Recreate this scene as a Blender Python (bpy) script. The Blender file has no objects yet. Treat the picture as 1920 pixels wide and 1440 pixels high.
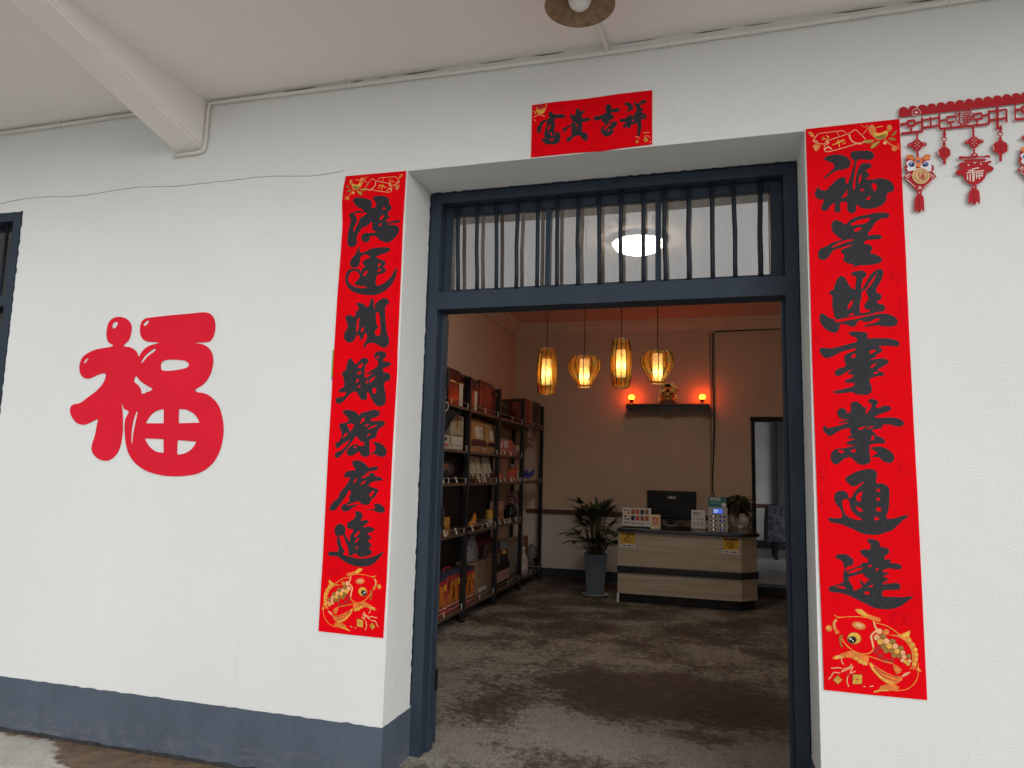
import bpy, bmesh, math, random
import numpy as np
from mathutils import Vector, Matrix, noise as mnoise
from mathutils.geometry import tessellate_polygon
rad = math.radians
sc = bpy.context.scene
COL = sc.collection
random.seed(7)

# ------------------------------------------------------------------ camera, sky, sun, exposure
F_PX = 1337.4                                   # focal length in photograph pixels (1920 wide)
YAW, PITCH, ROLL = rad(16.229), rad(7.072), rad(1.465)
CAM = Vector((0.0, -3.0, 1.34))
_cy, _sy, _cp, _sp = math.cos(YAW), math.sin(YAW), math.cos(PITCH), math.sin(PITCH)
_f = Vector((-_sy * _cp, _cy * _cp, _sp)); _r0 = Vector((_cy, _sy, 0)); _u0 = _r0.cross(_f)
_R = math.cos(ROLL) * _r0 + math.sin(ROLL) * _u0
_U = -math.sin(ROLL) * _r0 + math.cos(ROLL) * _u0
cam_d = bpy.data.cameras.new('camera'); cam = bpy.data.objects.new('camera', cam_d); COL.objects.link(cam)
cam.matrix_world = Matrix(((_R.x, _U.x, -_f.x, CAM.x), (_R.y, _U.y, -_f.y, CAM.y), (_R.z, _U.z, -_f.z, CAM.z), (0, 0, 0, 1)))
cam_d.sensor_width = 36; cam_d.lens = 36 * F_PX / 1920; cam_d.clip_start = 0.05; cam_d.clip_end = 2000
sc.camera = cam

SUN_EL, SUN_AZ = rad(28), rad(40)              # azimuth measured from -y (behind the camera), towards -x
w = bpy.data.worlds.new('World'); sc.world = w; w.use_nodes = True
nt = w.node_tree; bg = nt.nodes['Background']
sky = nt.nodes.new('ShaderNodeTexSky'); sky.sky_type = 'NISHITA'; sky.sun_disc = False
sky.sun_elevation = SUN_EL; sky.sun_rotation = rad(180) + SUN_AZ * -1
sky.air_density = 1.6; sky.dust_density = 2.0; sky.ozone_density = 1.0
hs = nt.nodes.new('ShaderNodeHueSaturation'); hs.inputs['Saturation'].default_value = 0.10
nt.links.new(sky.outputs[0], hs.inputs['Color']); nt.links.new(hs.outputs[0], bg.inputs['Color'])
bg.inputs['Strength'].default_value = 0.15
sun_d = bpy.data.lights.new('sun', 'SUN'); sun = bpy.data.objects.new('sun', sun_d); COL.objects.link(sun)
sun_d.energy = 0.5; sun_d.angle = rad(50); sun_d.color = (1.0, 0.985, 0.965)
sdir = Vector((math.sin(SUN_AZ) * math.cos(SUN_EL), -math.cos(SUN_AZ) * math.cos(SUN_EL), math.sin(SUN_EL)))
sun.rotation_euler = sdir.to_track_quat('Z', 'Y').to_euler(); sun.location = sdir * 30
sc.view_settings.view_transform = 'Standard'; sc.view_settings.look = 'None'
sc.view_settings.gamma = 1.0; sc.view_settings.use_curve_mapping = False
sc.view_settings.exposure = -0.02
sc.render.engine = 'CYCLES'
sc.cycles.use_denoising = True; sc.cycles.max_bounces = 10; sc.cycles.diffuse_bounces = 6
sc.cycles.transparent_max_bounces = 12; sc.cycles.sample_clamp_indirect = 6

def ray(px, py):
    return _R * ((px - 960) / F_PX) - _U * ((py - 720) / F_PX) + _f
def P(px, py, ax='y', v=0.0):
    """photo pixel -> point on the plane ax = v of the real wall, floor or shelf it touches"""
    i = 'xyz'.index(ax); d = ray(px, py)
    return CAM + d * ((v - CAM[i]) / d[i])

# ------------------------------------------------------------------ materials
MATS = {}
def mat(name, col, rough=0.6, var=0.12, vs=6.0, bump=0.0, bs=80.0, metal=0.0, spec=0.4, emit=None, es=0.0, col2=None, fine=0.0):
    if name in MATS: return MATS[name]
    m = bpy.data.materials.new(name); m.use_nodes = True; MATS[name] = m
    n = m.node_tree.nodes; L = m.node_tree.links; b = n['Principled BSDF']
    b.inputs['Roughness'].default_value = rough; b.inputs['Metallic'].default_value = metal
    b.inputs['Specular IOR Level'].default_value = spec
    g = n.new('ShaderNodeNewGeometry')
    t = n.new('ShaderNodeTexNoise'); t.inputs['Scale'].default_value = vs; t.inputs['Detail'].default_value = 5
    L.new(g.outputs['Position'], t.inputs['Vector'])
    r = n.new('ShaderNodeValToRGB'); r.color_ramp.elements[0].position = 0.3; r.color_ramp.elements[1].position = 0.72
    a = [c * (1 - var) for c in col]; c2 = [min(1, c * (1 + var)) for c in (col2 or col)]
    r.color_ramp.elements[0].color = (*a, 1); r.color_ramp.elements[1].color = (*c2, 1)
    L.new(t.outputs['Fac'], r.inputs['Fac']); L.new(r.outputs['Color'], b.inputs['Base Color'])
    if bump:
        t2 = n.new('ShaderNodeTexNoise'); t2.inputs['Scale'].default_value = bs; t2.inputs['Detail'].default_value = 3
        L.new(g.outputs['Position'], t2.inputs['Vector'])
        bp = n.new('ShaderNodeBump'); bp.inputs['Strength'].default_value = bump; bp.inputs['Distance'].default_value = 0.004
        L.new(t2.outputs['Fac'], bp.inputs['Height']); L.new(bp.outputs[0], b.inputs['Normal'])
    if emit:
        b.inputs['Emission Color'].default_value = (*emit, 1); b.inputs['Emission Strength'].default_value = es
    return m
def nodes_of(m): return m.node_tree.nodes, m.node_tree.links, m.node_tree.nodes['Principled BSDF']
def noise_node(n, L, scale, detail=4, vec=None, stretch=None, rough=0.5):
    t = n.new('ShaderNodeTexNoise'); t.inputs['Scale'].default_value = scale; t.inputs['Detail'].default_value = detail
    t.inputs['Roughness'].default_value = rough
    g = n.new('ShaderNodeNewGeometry'); src = g.outputs['Position']
    if stretch:
        mp = n.new('ShaderNodeMapping'); mp.inputs['Scale'].default_value = stretch; L.new(src, mp.inputs['Vector']); src = mp.outputs[0]
    L.new(src, t.inputs['Vector']); return t.outputs['Fac']
def ramp(n, L, fac, stops):
    r = n.new('ShaderNodeValToRGB'); e = r.color_ramp.elements
    e[0].position, e[0].color = stops[0][0], (*stops[0][1], 1)
    e[1].position, e[1].color = stops[-1][0], (*stops[-1][1], 1)
    for p, c in stops[1:-1]:
        k = e.new(p); k.color = (*c, 1)
    L.new(fac, r.inputs['Fac']); return r.outputs['Color']
def mixc(n, L, fac, a, b, mode='MIX'):
    m = n.new('ShaderNodeMix'); m.data_type = 'RGBA'; m.blend_type = mode
    if isinstance(fac, (int, float)): m.inputs[0].default_value = fac
    else: L.new(fac, m.inputs[0])
    for s, k in ((a, 6), (b, 7)):
        if isinstance(s, tuple): m.inputs[k].default_value = (*s, 1)
        else: L.new(s, m.inputs[k])
    return m.outputs[2]
def G(v): return (v, v, v)

def make_plaster(name, base, scuff=0.35):
    m = bpy.data.materials.new(name); m.use_nodes = True; MATS[name] = m
    n, L, b = nodes_of(m); b.inputs['Roughness'].default_value = 0.85; b.inputs['Specular IOR Level'].default_value = 0.2
    big = ramp(n, L, noise_node(n, L, 0.9, 5), [(0.3, tuple(c * 0.94 for c in base)), (0.7, base)])
    sc_ = ramp(n, L, noise_node(n, L, 7, 8, stretch=(1, 1, 0.45), rough=0.75), [(0.63, G(0)), (0.78, G(scuff))])
    c1 = mixc(n, L, sc_, big, tuple(c * q for c, q in zip(base, (0.72, 0.69, 0.62))))
    dots = ramp(n, L, noise_node(n, L, 38, 2), [(0.79, G(0)), (0.81, G(0.55))])
    c2 = mixc(n, L, dots, c1, tuple(c * 0.5 for c in base))
    if scuff > 0.2:
        dr = ramp(n, L, noise_node(n, L, 1.0, 7, stretch=(26, 26, 1.6), rough=0.7), [(0.60, G(0)), (0.78, G(1))])
        zone = ramp(n, L, noise_node(n, L, 1.3, 3), [(0.48, G(0)), (0.64, G(0.5))])
        c2 = mixc(n, L, mixc(n, L, 1.0, dr, zone, 'MULTIPLY'), c2, tuple(c * q for c, q in zip(base, (0.62, 0.60, 0.54))))
        ck = ramp(n, L, noise_node(n, L, 90, 2, stretch=(1, 1, 0.6)), [(0.755, G(0)), (0.775, G(0.7))])
        zn = ramp(n, L, noise_node(n, L, 2.1, 4), [(0.52, G(0)), (0.62, G(1))])
        c2 = mixc(n, L, mixc(n, L, 1.0, ck, zn, 'MULTIPLY'), c2, tuple(c * 0.42 for c in base))
    L.new(c2, b.inputs['Base Color'])
    h1 = noise_node(n, L, 140, 3); h2 = noise_node(n, L, 9, 2)
    ad = n.new('ShaderNodeMath'); ad.operation = 'MULTIPLY_ADD'; ad.inputs[1].default_value = 1.2
    L.new(h2, ad.inputs[0]); L.new(h1, ad.inputs[2])
    bp = n.new('ShaderNodeBump'); bp.inputs['Strength'].default_value = 0.42; bp.inputs['Distance'].default_value = 0.005
    L.new(ad.outputs[0], bp.inputs['Height']); L.new(bp.outputs[0], b.inputs['Normal'])
    return m
M_WALL = make_plaster('white_plaster', (0.745, 0.765, 0.755))
M_CEIL = make_plaster('ceiling_plaster', (0.88, 0.85, 0.82), 0.12)
M_INT = mat('tan_wall', (0.66, 0.50, 0.385), 0.85, 0.06, 1.5, 0.15, 60)
M_INTLOW = mat('pale_wall', (0.64, 0.59, 0.55), 0.85, 0.06, 1.5, 0.15, 60)
M_INTCEIL = mat('inner_ceiling', (0.72, 0.58, 0.48), 0.85, 0.05, 1.0, 0.1, 50)
M_CORN = mat('cornice_paint', (0.68, 0.57, 0.46), 0.8, 0.05)
M_BACK = mat('grey_wall', (0.60, 0.60, 0.60), 0.85, 0.18, 1.6, 0.2, 50)
M_SKIRT = mat('dark_skirting', (0.03, 0.035, 0.045), 0.5, 0.2)
M_RAIL = mat('brown_rail', (0.11, 0.055, 0.035), 0.5, 0.2, 14)
M_CONDUIT = mat('conduit_plastic', (0.74, 0.72, 0.67), 0.5, 0.06, 3)
M_CRACK = mat('crack', (0.06, 0.05, 0.04), 0.9, 0.3, 30)
# slate-blue paint with chips
def make_paint(name, base, chip=0.6, grime=True):
    m = bpy.data.materials.new(name); m.use_nodes = True; MATS[name] = m
    n, L, b = nodes_of(m); b.inputs['Roughness'].default_value = 0.55; b.inputs['Specular IOR Level'].default_value = 0.28
    c = ramp(n, L, noise_node(n, L, 6, 8, stretch=(1, 1, 0.6), rough=0.65), [(0.3, tuple(k * 0.85 for k in base)), (0.7, tuple(k * 1.12 for k in base))])
    ch = ramp(n, L, noise_node(n, L, 26, 6, rough=0.7), [(0.71, G(0)), (0.74, G(chip))])
    c = mixc(n, L, ch, c, (0.42, 0.42, 0.42))
    if grime:
        g = n.new('ShaderNodeNewGeometry'); s = n.new('ShaderNodeSeparateXYZ'); L.new(g.outputs['Position'], s.inputs[0])
        mr = n.new('ShaderNodeMapRange'); mr.inputs[1].default_value = 0.11; mr.inputs[2].default_value = -0.06; L.new(s.outputs['Z'], mr.inputs[0])
        nz = ramp(n, L, noise_node(n, L, 9, 9, stretch=(1, 1, 3.0), rough=0.8), [(0.48, G(0)), (0.70, G(0.85))])
        mu = n.new('ShaderNodeMath'); mu.operation = 'MULTIPLY'; L.new(mr.outputs[0], mu.inputs[0]); L.new(nz, mu.inputs[1])
        c = mixc(n, L, mu.outputs[0], c, (0.24, 0.21, 0.18))
    L.new(c, b.inputs['Base Color'])
    bp = n.new('ShaderNodeBump'); bp.inputs['Strength'].default_value = 0.35; bp.inputs['Distance'].default_value = 0.004
    L.new(noise_node(n, L, 70, 4), bp.inputs['Height']); L.new(bp.outputs[0], b.inputs['Normal'])
    return m
M_PLINTH = make_paint('plinth_paint', (0.082, 0.104, 0.140), 0.35)
M_FRAME = make_paint('frame_paint', (0.025, 0.038, 0.058), 0.5, False)
M_BAR = make_paint('bar_paint', (0.012, 0.018, 0.027), 0.4, False)
# pavement / floor
def make_ground(name, dry, wet, sc1, wetlo, wethi, mask=None, rough_dry=0.9, rough_wet=0.35, hf=0.5, sp=1.0):
    m = bpy.data.materials.new(name); m.use_nodes = True; MATS[name] = m
    n, L, b = nodes_of(m); b.inputs['Specular IOR Level'].default_value = 0.35
    fa = noise_node(n, L, sc1, 9, rough=0.62); fb = noise_node(n, L, sc1 * 11, 10, rough=0.78)
    mm = n.new('ShaderNodeMath'); mm.operation = 'MULTIPLY_ADD'; mm.inputs[1].default_value = 2 * hf; mm2 = n.new('ShaderNodeMath'); mm2.operation = 'ADD'; mm2.inputs[1].default_value = -hf
    L.new(fa, mm2.inputs[0]); L.new(fb, mm.inputs[0]); L.new(mm2.outputs[0], mm.inputs[2]); f1 = mm.outputs[0]
    if mask:
        g = n.new('ShaderNodeNewGeometry'); acc = f1
        for (cx, cy, rx, ry, amt) in mask:
            mp = n.new('ShaderNodeMapping'); mp.inputs['Location'].default_value = (-cx / rx, -cy / ry, 0); mp.inputs['Scale'].default_value = (1 / rx, 1 / ry, 0)
            L.new(g.outputs['Position'], mp.inputs['Vector'])
            ln = n.new('ShaderNodeVectorMath'); ln.operation = 'LENGTH'; L.new(mp.outputs[0], ln.inputs[0])
            mr = n.new('ShaderNodeMapRange'); mr.inputs[1].default_value = 1.25; mr.inputs[2].default_value = 0.45; mr.inputs[3].default_value = 0; mr.inputs[4].default_value = amt
            L.new(ln.outputs['Value'], mr.inputs[0])
            ad = n.new('ShaderNodeMath'); ad.operation = 'ADD'; L.new(acc, ad.inputs[0]); L.new(mr.outputs[0], ad.inputs[1]); acc = ad.outputs[0]
        f1 = acc
    wf = ramp(n, L, f1, [(wetlo, G(0)), (wethi, G(1))])
    speck = noise_node(n, L, 130, 3); mid = noise_node(n, L, 14, 7, rough=0.7)
    d = ramp(n, L, speck, [(0.38, tuple(c * (1 - 0.60 * sp) for c in dry)), (0.52, dry), (0.70, tuple(c * (1 + 0.25 * sp) for c in dry))])
    d = mixc(n, L, ramp(n, L, mid, [(0.4, G(0)), (0.68, G(0.6))]), d, tuple(c * 0.62 for c in dry))
    ww = ramp(n, L, mid, [(0.3, tuple(c * 0.65 for c in wet)), (0.7, tuple(c * 1.5 for c in wet))])
    L.new(mixc(n, L, wf, d, ww), b.inputs['Base Color'])
    rr = n.new('ShaderNodeMapRange'); rr.inputs[3].default_value = rough_dry; rr.inputs[4].default_value = rough_wet; L.new(wf, rr.inputs[0])
    L.new(rr.outputs[0], b.inputs['Roughness'])
    bp = n.new('ShaderNodeBump'); bp.inputs['Strength'].default_value = 0.35; bp.inputs['Distance'].default_value = 0.006
    L.new(speck, bp.inputs['Height']); L.new(bp.outputs[0], b.inputs['Normal'])
    return m
M_FLOOR = make_ground('worn_concrete', (0.33, 0.305, 0.262), (0.068, 0.057, 0.049), 1.9, 0.49, 0.66,
    [(-0.15, 1.66, 1.05, 0.62, 0.22), (-0.9, 4.8, 3.8, 3.2, 0.11), (-1.25, 1.25, 0.22, 0.35, 0.12), (-0.62, 0.52, 0.40, 0.17, 0.09), (-0.75, 0.88, 0.5, 0.28, -0.10), (0.15, 0.80, 0.40, 0.22, -0.06), (-0.15, 1.02, 0.30, 0.10, 0.08)], 0.9, 0.55)
M_PAVE = make_ground('pavement_concrete', (0.56, 0.53, 0.48), (0.18, 0.12, 0.075), 1.7, 0.52, 0.57,
    [(-2.6, -0.12, 1.0, 0.22, 0.30), (-3.35, -0.25, 0.45, 0.2, -0.35), (-2.95, -0.34, 0.30, 0.09, -0.40)], 0.85, 0.22, 0.10, 0.35)
M_GROUND = mat('yard_concrete', (0.56, 0.55, 0.52), 0.9, 0.15, 0.7)
M_BACKFLOOR = mat('grey_floor', (0.36, 0.36, 0.35), 0.5, 0.25, 3)
# paper and print
M_RED = mat('couplet_red', (0.76, 0.0006, 0.006), 0.7, 0.06, 5, 0.1, 120, spec=0.06)
M_RED2 = mat('cutout_red', (0.70, 0.016, 0.038), 0.8, 0.05, 4, 0.12, 160, spec=0.08)
M_RED3 = mat('garland_red', (0.42, 0.012, 0.020), 0.7, 0.06, 8, spec=0.25)
M_INK = mat('glitter_ink', (0.006, 0.006, 0.008), 0.5, 0.6, 420, 0.4, 400, spec=0.15, col2=(0.035, 0.035, 0.042))
M_GOLD = mat('print_gold', (0.75, 0.42, 0.05), 0.5, 0.2, 60)
M_ORANGE = mat('print_orange', (0.72, 0.19, 0.03), 0.5, 0.25, 60)
M_PEACH = mat('print_peach', (0.78, 0.42, 0.20), 0.5, 0.15, 60)
M_DGOLD = mat('print_dark_gold', (0.27, 0.17, 0.02), 0.5, 0.2, 60)
M_FAINT = mat('print_faint_red', (0.56, 0.0006, 0.005), 0.6, 0.1, 60, spec=0.06)
M_DRED = mat('print_dark_red', (0.42, 0.006, 0.010), 0.6, 0.1, 60)
M_BLACK = mat('black_plastic', (0.008, 0.008, 0.010), 0.45, 0.2, spec=0.25)
M_WHITE = mat('white_card', (0.72, 0.71, 0.68), 0.6, 0.05)
M_CUT = mat('paper_edge_light', (0.80, 0.62, 0.55), 0.7, 0.05)
# ------------------------------------------------------------------ mesh helpers
class MB:
    def __init__(s): s.v = []; s.f = []; s.m = []
    def add(s, vs, fs, mi=0):
        o = len(s.v); s.v += [tuple(v) for v in vs]
        s.f += [tuple(i + o for i in f) for f in fs]; s.m += [mi] * len(fs); return s
    def box(s, x0, x1, y0, y1, z0, z1, mi=0, M=None):
        vs = [(x, y, z) for x in (x0, x1) for y in (y0, y1) for z in (z0, z1)]
        if M is not None: vs = [M @ Vector(v) for v in vs]
        return s.add(vs, [(0, 1, 3, 2), (4, 6, 7, 5), (0, 4, 5, 1), (2, 3, 7, 6), (0, 2, 6, 4), (1, 5, 7, 3)], mi)
    def rbox(s, x0, x1, y0, y1, z0, z1, r=0.004, mi=0, M=None, seg=2):
        bm = bmesh.new(); bmesh.ops.create_cube(bm, size=1)
        for v in bm.verts: v.co = Vector(((x0 + x1) / 2 + v.co.x * (x1 - x0), (y0 + y1) / 2 + v.co.y * (y1 - y0), (z0 + z1) / 2 + v.co.z * (z1 - z0)))
        bmesh.ops.bevel(bm, geom=bm.edges[:], offset=r, segments=seg, affect='EDGES', profile=0.5)
        bm.verts.index_update()
        vs = [v.co.copy() for v in bm.verts]
        if M is not None: vs = [M @ v for v in vs]
        fs = [[v.index for v in f.verts] for f in bm.faces]; bm.free()
        return s.add(vs, fs, mi)
    def tube(s, pts, rr, n=8, mi=0, cap=True):
        pts = [Vector(p) for p in pts]; vs = []; fs = []
        for i, p in enumerate(pts):
            t = (pts[min(i + 1, len(pts) - 1)] - pts[max(i - 1, 0)]).normalized()
            a = t.orthogonal().normalized() if i == 0 else (pa - t * pa.dot(t)).normalized()
            pa = a; bb = t.cross(a); r = rr[i] if isinstance(rr, (list, tuple)) else rr
            vs += [p + (a * math.cos(q) + bb * math.sin(q)) * r for q in (2 * math.pi * k / n for k in range(n))]
        for i in range(len(pts) - 1):
            fs += [(i * n + k, i * n + (k + 1) % n, (i + 1) * n + (k + 1) % n, (i + 1) * n + k) for k in range(n)]
        if cap: fs += [tuple(range(n))[::-1], tuple(range((len(pts) - 1) * n, len(pts) * n))]
        return s.add(vs, fs, mi)
    def lathe(s, prof, c, n=24, mi=0, close=True, wob=0.0):
        vs = []; fs = []; c = Vector(c)
        for (r, z) in prof:
            vs += [c + Vector((r * math.cos(2 * math.pi * k / n), r * math.sin(2 * math.pi * k / n), z)) for k in range(n)]
        for i in range(len(prof) - 1):
            fs += [(i * n + k, i * n + (k + 1) % n, (i + 1) * n + (k + 1) % n, (i + 1) * n + k) for k in range(n)]
        if close: fs += [tuple(range(n))[::-1], tuple(range((len(prof) - 1) * n, len(prof) * n))]
        return s.add(vs, fs, mi)
    def blob(s, c, rx, ry, rz, mi=0, n=10, jit=0.0, seed=0):
        rnd = random.Random(seed); vs = []; fs = []; m = n // 2
        for i in range(m + 1):
            a = math.pi * i / m
            for k in range(n):
                j = 1 + rnd.uniform(-jit, jit)
                vs.append((c[0] + rx * math.sin(a) * math.cos(2 * math.pi * k / n) * j, c[1] + ry * math.sin(a) * math.sin(2 * math.pi * k / n) * j, c[2] + rz * math.cos(a) * j))
        for i in range(m):
            fs += [(i * n + k, (i + 1) * n + k, (i + 1) * n + (k + 1) % n, i * n + (k + 1) % n) for k in range(n)]
        return s.add(vs, fs, mi)
    def plate(s, loops, y0, y1, mi=0, fn=None):
        """loops of (x, z): outer then holes; front face at y0 (towards the viewer of the wall), back at y1"""
        loops = [dedupe(l) for l in loops]
        flat = [p for l in loops for p in l]; N = len(flat)
        ox, oz = loops[0][0]; tris = tessellate_polygon([[Vector(((p[0] - ox) * 1000, (p[1] - oz) * 1000, 0)) for p in l] for l in loops])
        mk = fn or (lambda a, y, b: (a, y, b))
        vs = [mk(p[0], y0, p[1]) for p in flat] + [mk(p[0], y1, p[1]) for p in flat]
        fs = []
        for t in tris:
            a, b_, c = (flat[i] for i in t)
            cr = (b_[0] - a[0]) * (c[1] - a[1]) - (b_[1] - a[1]) * (c[0] - a[0])
            fs.append(tuple(t) if cr > 0 else tuple(t)[::-1])
        o = 0
        for l in loops:
            k = len(l); fs += [(o + i, o + N + i, o + N + (i + 1) % k, o + (i + 1) % k) for i in range(k)]; o += k
        return s.add(vs, fs, mi)
    def build(s, name, mats, parent=None, smooth=False, auto=None):
        me = bpy.data.meshes.new(name); me.from_pydata(s.v, [], s.f)
        for m in (mats if isinstance(mats, (list, tuple)) else [mats]): me.materials.append(m)
        me.polygons.foreach_set('material_index', s.m)
        if smooth: me.polygons.foreach_set('use_smooth', [True] * len(me.polygons))
        me.validate(); me.update()
        if smooth and auto: 
            try: me.set_sharp_from_angle(angle=rad(auto))
            except Exception: pass
        o = bpy.data.objects.new(name, me); COL.objects.link(o)
        if parent: attach(o, parent)
        return o
def dedupe(l):
    out = []
    for p in l:
        if not out or abs(p[0] - out[-1][0]) + abs(p[1] - out[-1][1]) > 1e-6: out.append(p)
    if abs(out[0][0] - out[-1][0]) + abs(out[0][1] - out[-1][1]) < 1e-6: out.pop()
    return out
def attach(o, p):
    o.parent = p; o.matrix_parent_inverse = p_world(p).inverted()
def p_world(p):
    m = p.matrix_basis.copy()
    if p.parent: m = p_world(p.parent) @ p.matrix_parent_inverse @ m
    return m
def tag(o, label, cat, group=None, kind=None):
    if label: o['label'] = label
    if cat: o['category'] = cat
    if group: o['group'] = group
    if kind: o['kind'] = kind
    return o
def thing(name, label, cat, loc=(0, 0, 0), group=None):
    o = bpy.data.objects.new(name, None); COL.objects.link(o); o.location = loc; o.empty_display_size = 0.1
    return tag(o, label, cat, group)
def structure(o): o['kind'] = 'structure'; return o
def cr(pts, k=3, closed=True):
    """Catmull-Rom through the points"""
    n = len(pts); out = []
    for i in range(n if closed else n - 1):
        if closed: p0, p1, p2, p3 = pts[i - 1], pts[i], pts[(i + 1) % n], pts[(i + 2) % n]
        else: p0, p1, p2, p3 = pts[max(i - 1, 0)], pts[i], pts[i + 1], pts[min(i + 2, n - 1)]
        for j in range(k):
            t = j / k
            out.append(tuple(0.5 * (2 * b + (c - a) * t + (2 * a - 5 * b + 4 * c - d) * t * t + (3 * b - a - 3 * c + d) * t ** 3) for a, b, c, d in zip(p0, p1, p2, p3)))
    if not closed: out.append(pts[-1])
    return out
def parse(st):
    return [tuple(float(q) for q in p.split(',')) for p in st.split()]
def crop2wall(crop, u, v):
    x0, y0, s = crop; p = P(x0 + u / s, y0 + v / s); return (p.x, p.z)
def ribbon(pts, wd):
    """flat stroke outline around a 2D path, width per point or constant"""
    L_, R_ = [], []; n = len(pts)
    if isinstance(wd, (list, tuple)) and len(wd) != n: wd = list(np.interp(np.linspace(0, 1, n), np.linspace(0, 1, len(wd)), wd))
    for i in range(n):
        a, b = pts[max(i - 1, 0)], pts[min(i + 1, n - 1)]
        dx, dy = b[0] - a[0], b[1] - a[1]; l = math.hypot(dx, dy) or 1
        ww = (wd[i] if isinstance(wd, (list, tuple)) else wd) / 2
        L_.append((pts[i][0] - dy / l * ww, pts[i][1] + dx / l * ww)); R_.append((pts[i][0] + dy / l * ww, pts[i][1] - dx / l * ww))
    return L_ + R_[::-1]
def ellipse(cx, cy, rx, ry, n=20, rot=0):
    return [(cx + rx * math.cos(a) * math.cos(rot) - ry * math.sin(a) * math.sin(rot), cy + rx * math.cos(a) * math.sin(rot) + ry * math.sin(a) * math.cos(rot)) for a in (2 * math.pi * k / n for k in range(n))]
def text_mesh(body, size, loc, rot, m, parent, name='lettering', ext=0.0004, bold=0.0, align='CENTER'):
    c = bpy.data.curves.new(name, 'FONT'); c.body = body; c.size = size; c.extrude = ext; c.offset = bold
    c.align_x = align; c.align_y = 'CENTER'; c.resolution_u = 2
    o = bpy.data.objects.new(name, c); COL.objects.link(o)
    bpy.context.view_layer.update()
    me = bpy.data.meshes.new_from_object(o.evaluated_get(bpy.context.evaluated_depsgraph_get()))
    COL.objects.unlink(o); bpy.data.objects.remove(o); bpy.data.curves.remove(c)
    me.materials.clear(); me.materials.append(m); me.name = name
    ob = bpy.data.objects.new(name, me); COL.objects.link(ob); ob.location = loc; ob.rotation_euler = rot
    if parent: attach(ob, parent)
    return ob
FRONT = (rad(90), 0, 0)          # lettering that faces -y
SIDE = (rad(90), 0, rad(90))     # lettering that faces +x
# ------------------------------------------------------------------ ground and pavements
ground = structure(MB().box(-120, 120, -200, -2.6, -0.30, -0.09).build('ground', M_GROUND))
gx = MB(); 
for i in range(24):
    for j in range(8):
        x0, x1 = -9 + i * 0.75, -9 + (i + 1) * 0.75; y0, y1 = -2.6 + j * 0.325, -2.6 + (j + 1) * 0.325
        hz = lambda x, y: -0.045 + 0.006 * mnoise.noise(Vector((x * 0.9, y * 0.9, 3))) - 0.012 * max(0, -y)
        gx.add([(x0, y0, hz(x0, y0)), (x1, y0, hz(x1, y0)), (x1, y1, hz(x1, y1)), (x0, y1, hz(x0, y1))], [(0, 1, 2, 3)])
structure(gx.build('pavement', M_PAVE, smooth=True))
flo = MB(); nx, ny = 30, 36
def fz(x, y): return 0.004 * mnoise.noise(Vector((x * 1.3, y * 1.3, 9))) + (0 if y > 0.25 else (y - 0.25) * 0.13)
XS = [-2.66 + i * (4.95 / nx) for i in range(nx + 1)]; YS = [-0.03 + j * (6.3 / ny) for j in range(ny + 1)]
for i in range(nx):
    for j in range(ny):
        if YS[j] < 0.36 and (XS[i] < -1.55 or XS[i + 1] > 0.5): continue
        q = [(XS[i], YS[j]), (XS[i + 1], YS[j]), (XS[i + 1], YS[j + 1]), (XS[i], YS[j + 1])]
        flo.add([(x, y, fz(x, y)) for x, y in q], [(0, 1, 2, 3)])
structure(flo.build('floor', M_FLOOR, smooth=True))

# ------------------------------------------------------------------ the building
CZ = 3.266; DXL, DXR, DZT = -1.423, 0.352, 2.765; WXR = -3.828; WX0 = -5.2; WZ0, WZ1 = 0.95, 2.753; TH = 0.37
bld = thing('shop_building', 'white plastered shop building with slate-blue plinth, canopy and open doorway', 'building', (0, 0.2, 0))
fw = MB()
fw.box(-9, WX0, 0, TH, -0.2, 4.2); fw.box(WX0, WXR, 0, TH, -0.2, WZ0); fw.box(WX0, WXR, 0, TH, WZ1, 4.2)
fw.box(WXR, DXL, 0, TH, -0.2, 4.2); fw.box(DXL, DXR, 0, TH, DZT, 4.2); fw.box(DXR, 7, 0, TH, -0.2, 4.2)
fw.build('front_wall', M_WALL, bld)
def wob_band(x0, x1, zt, zb, n, seed, a=0.006):
    top = [(x0 + (x1 - x0) * i / n, zt + a * mnoise.noise(Vector((i * 0.7, seed, 0))) + 0.4 * a * mnoise.noise(Vector((i * 2.9, seed, 4)))) for i in range(n + 1)]
    return [(x0, zb)] + [(x1, zb)] + top[::-1]
PL = 0.219
plb = MB(); plb.plate([wob_band(-9, DXL + 0.003, PL, -0.2, 220, 1)], -0.003, 0.0)
plb.plate([wob_band(0, 0.30, PL, -0.2, 12, 5)], 0, 0.003, fn=lambda a, y, b: (DXL + 0.003 - y, a, b))
plb.build('painted_plinth', M_PLINTH, bld)
plb = MB(); plb.plate([wob_band(DXR - 0.003, 7, PL, -0.2, 120, 2)], -0.003, 0.0)
plb.plate([wob_band(0, 0.30, PL, -0.2, 12, 6)], 0, 0.003, fn=lambda a, y, b: (DXR - 0.003 + y, a, b))
plb.build('painted_plinth', M_PLINTH, bld)
# dirty open joint where the plinth meets the pavement
jb = MB(); jb.plate([[(-9, -.06)] + [(DXL, -.06)] + [(DXL - (9 + DXL) * i / 260, -.028 + .010 * mnoise.noise(Vector((i * .35, 3, 2))) + .006 * mnoise.noise(Vector((i * 1.7, 5, 2)))) for i in range(261)]], -.0052, -.0031); jb.build('base_joint', mat('damp_joint', (.035, .036, .040), .6, .5, 25), bld)
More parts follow.
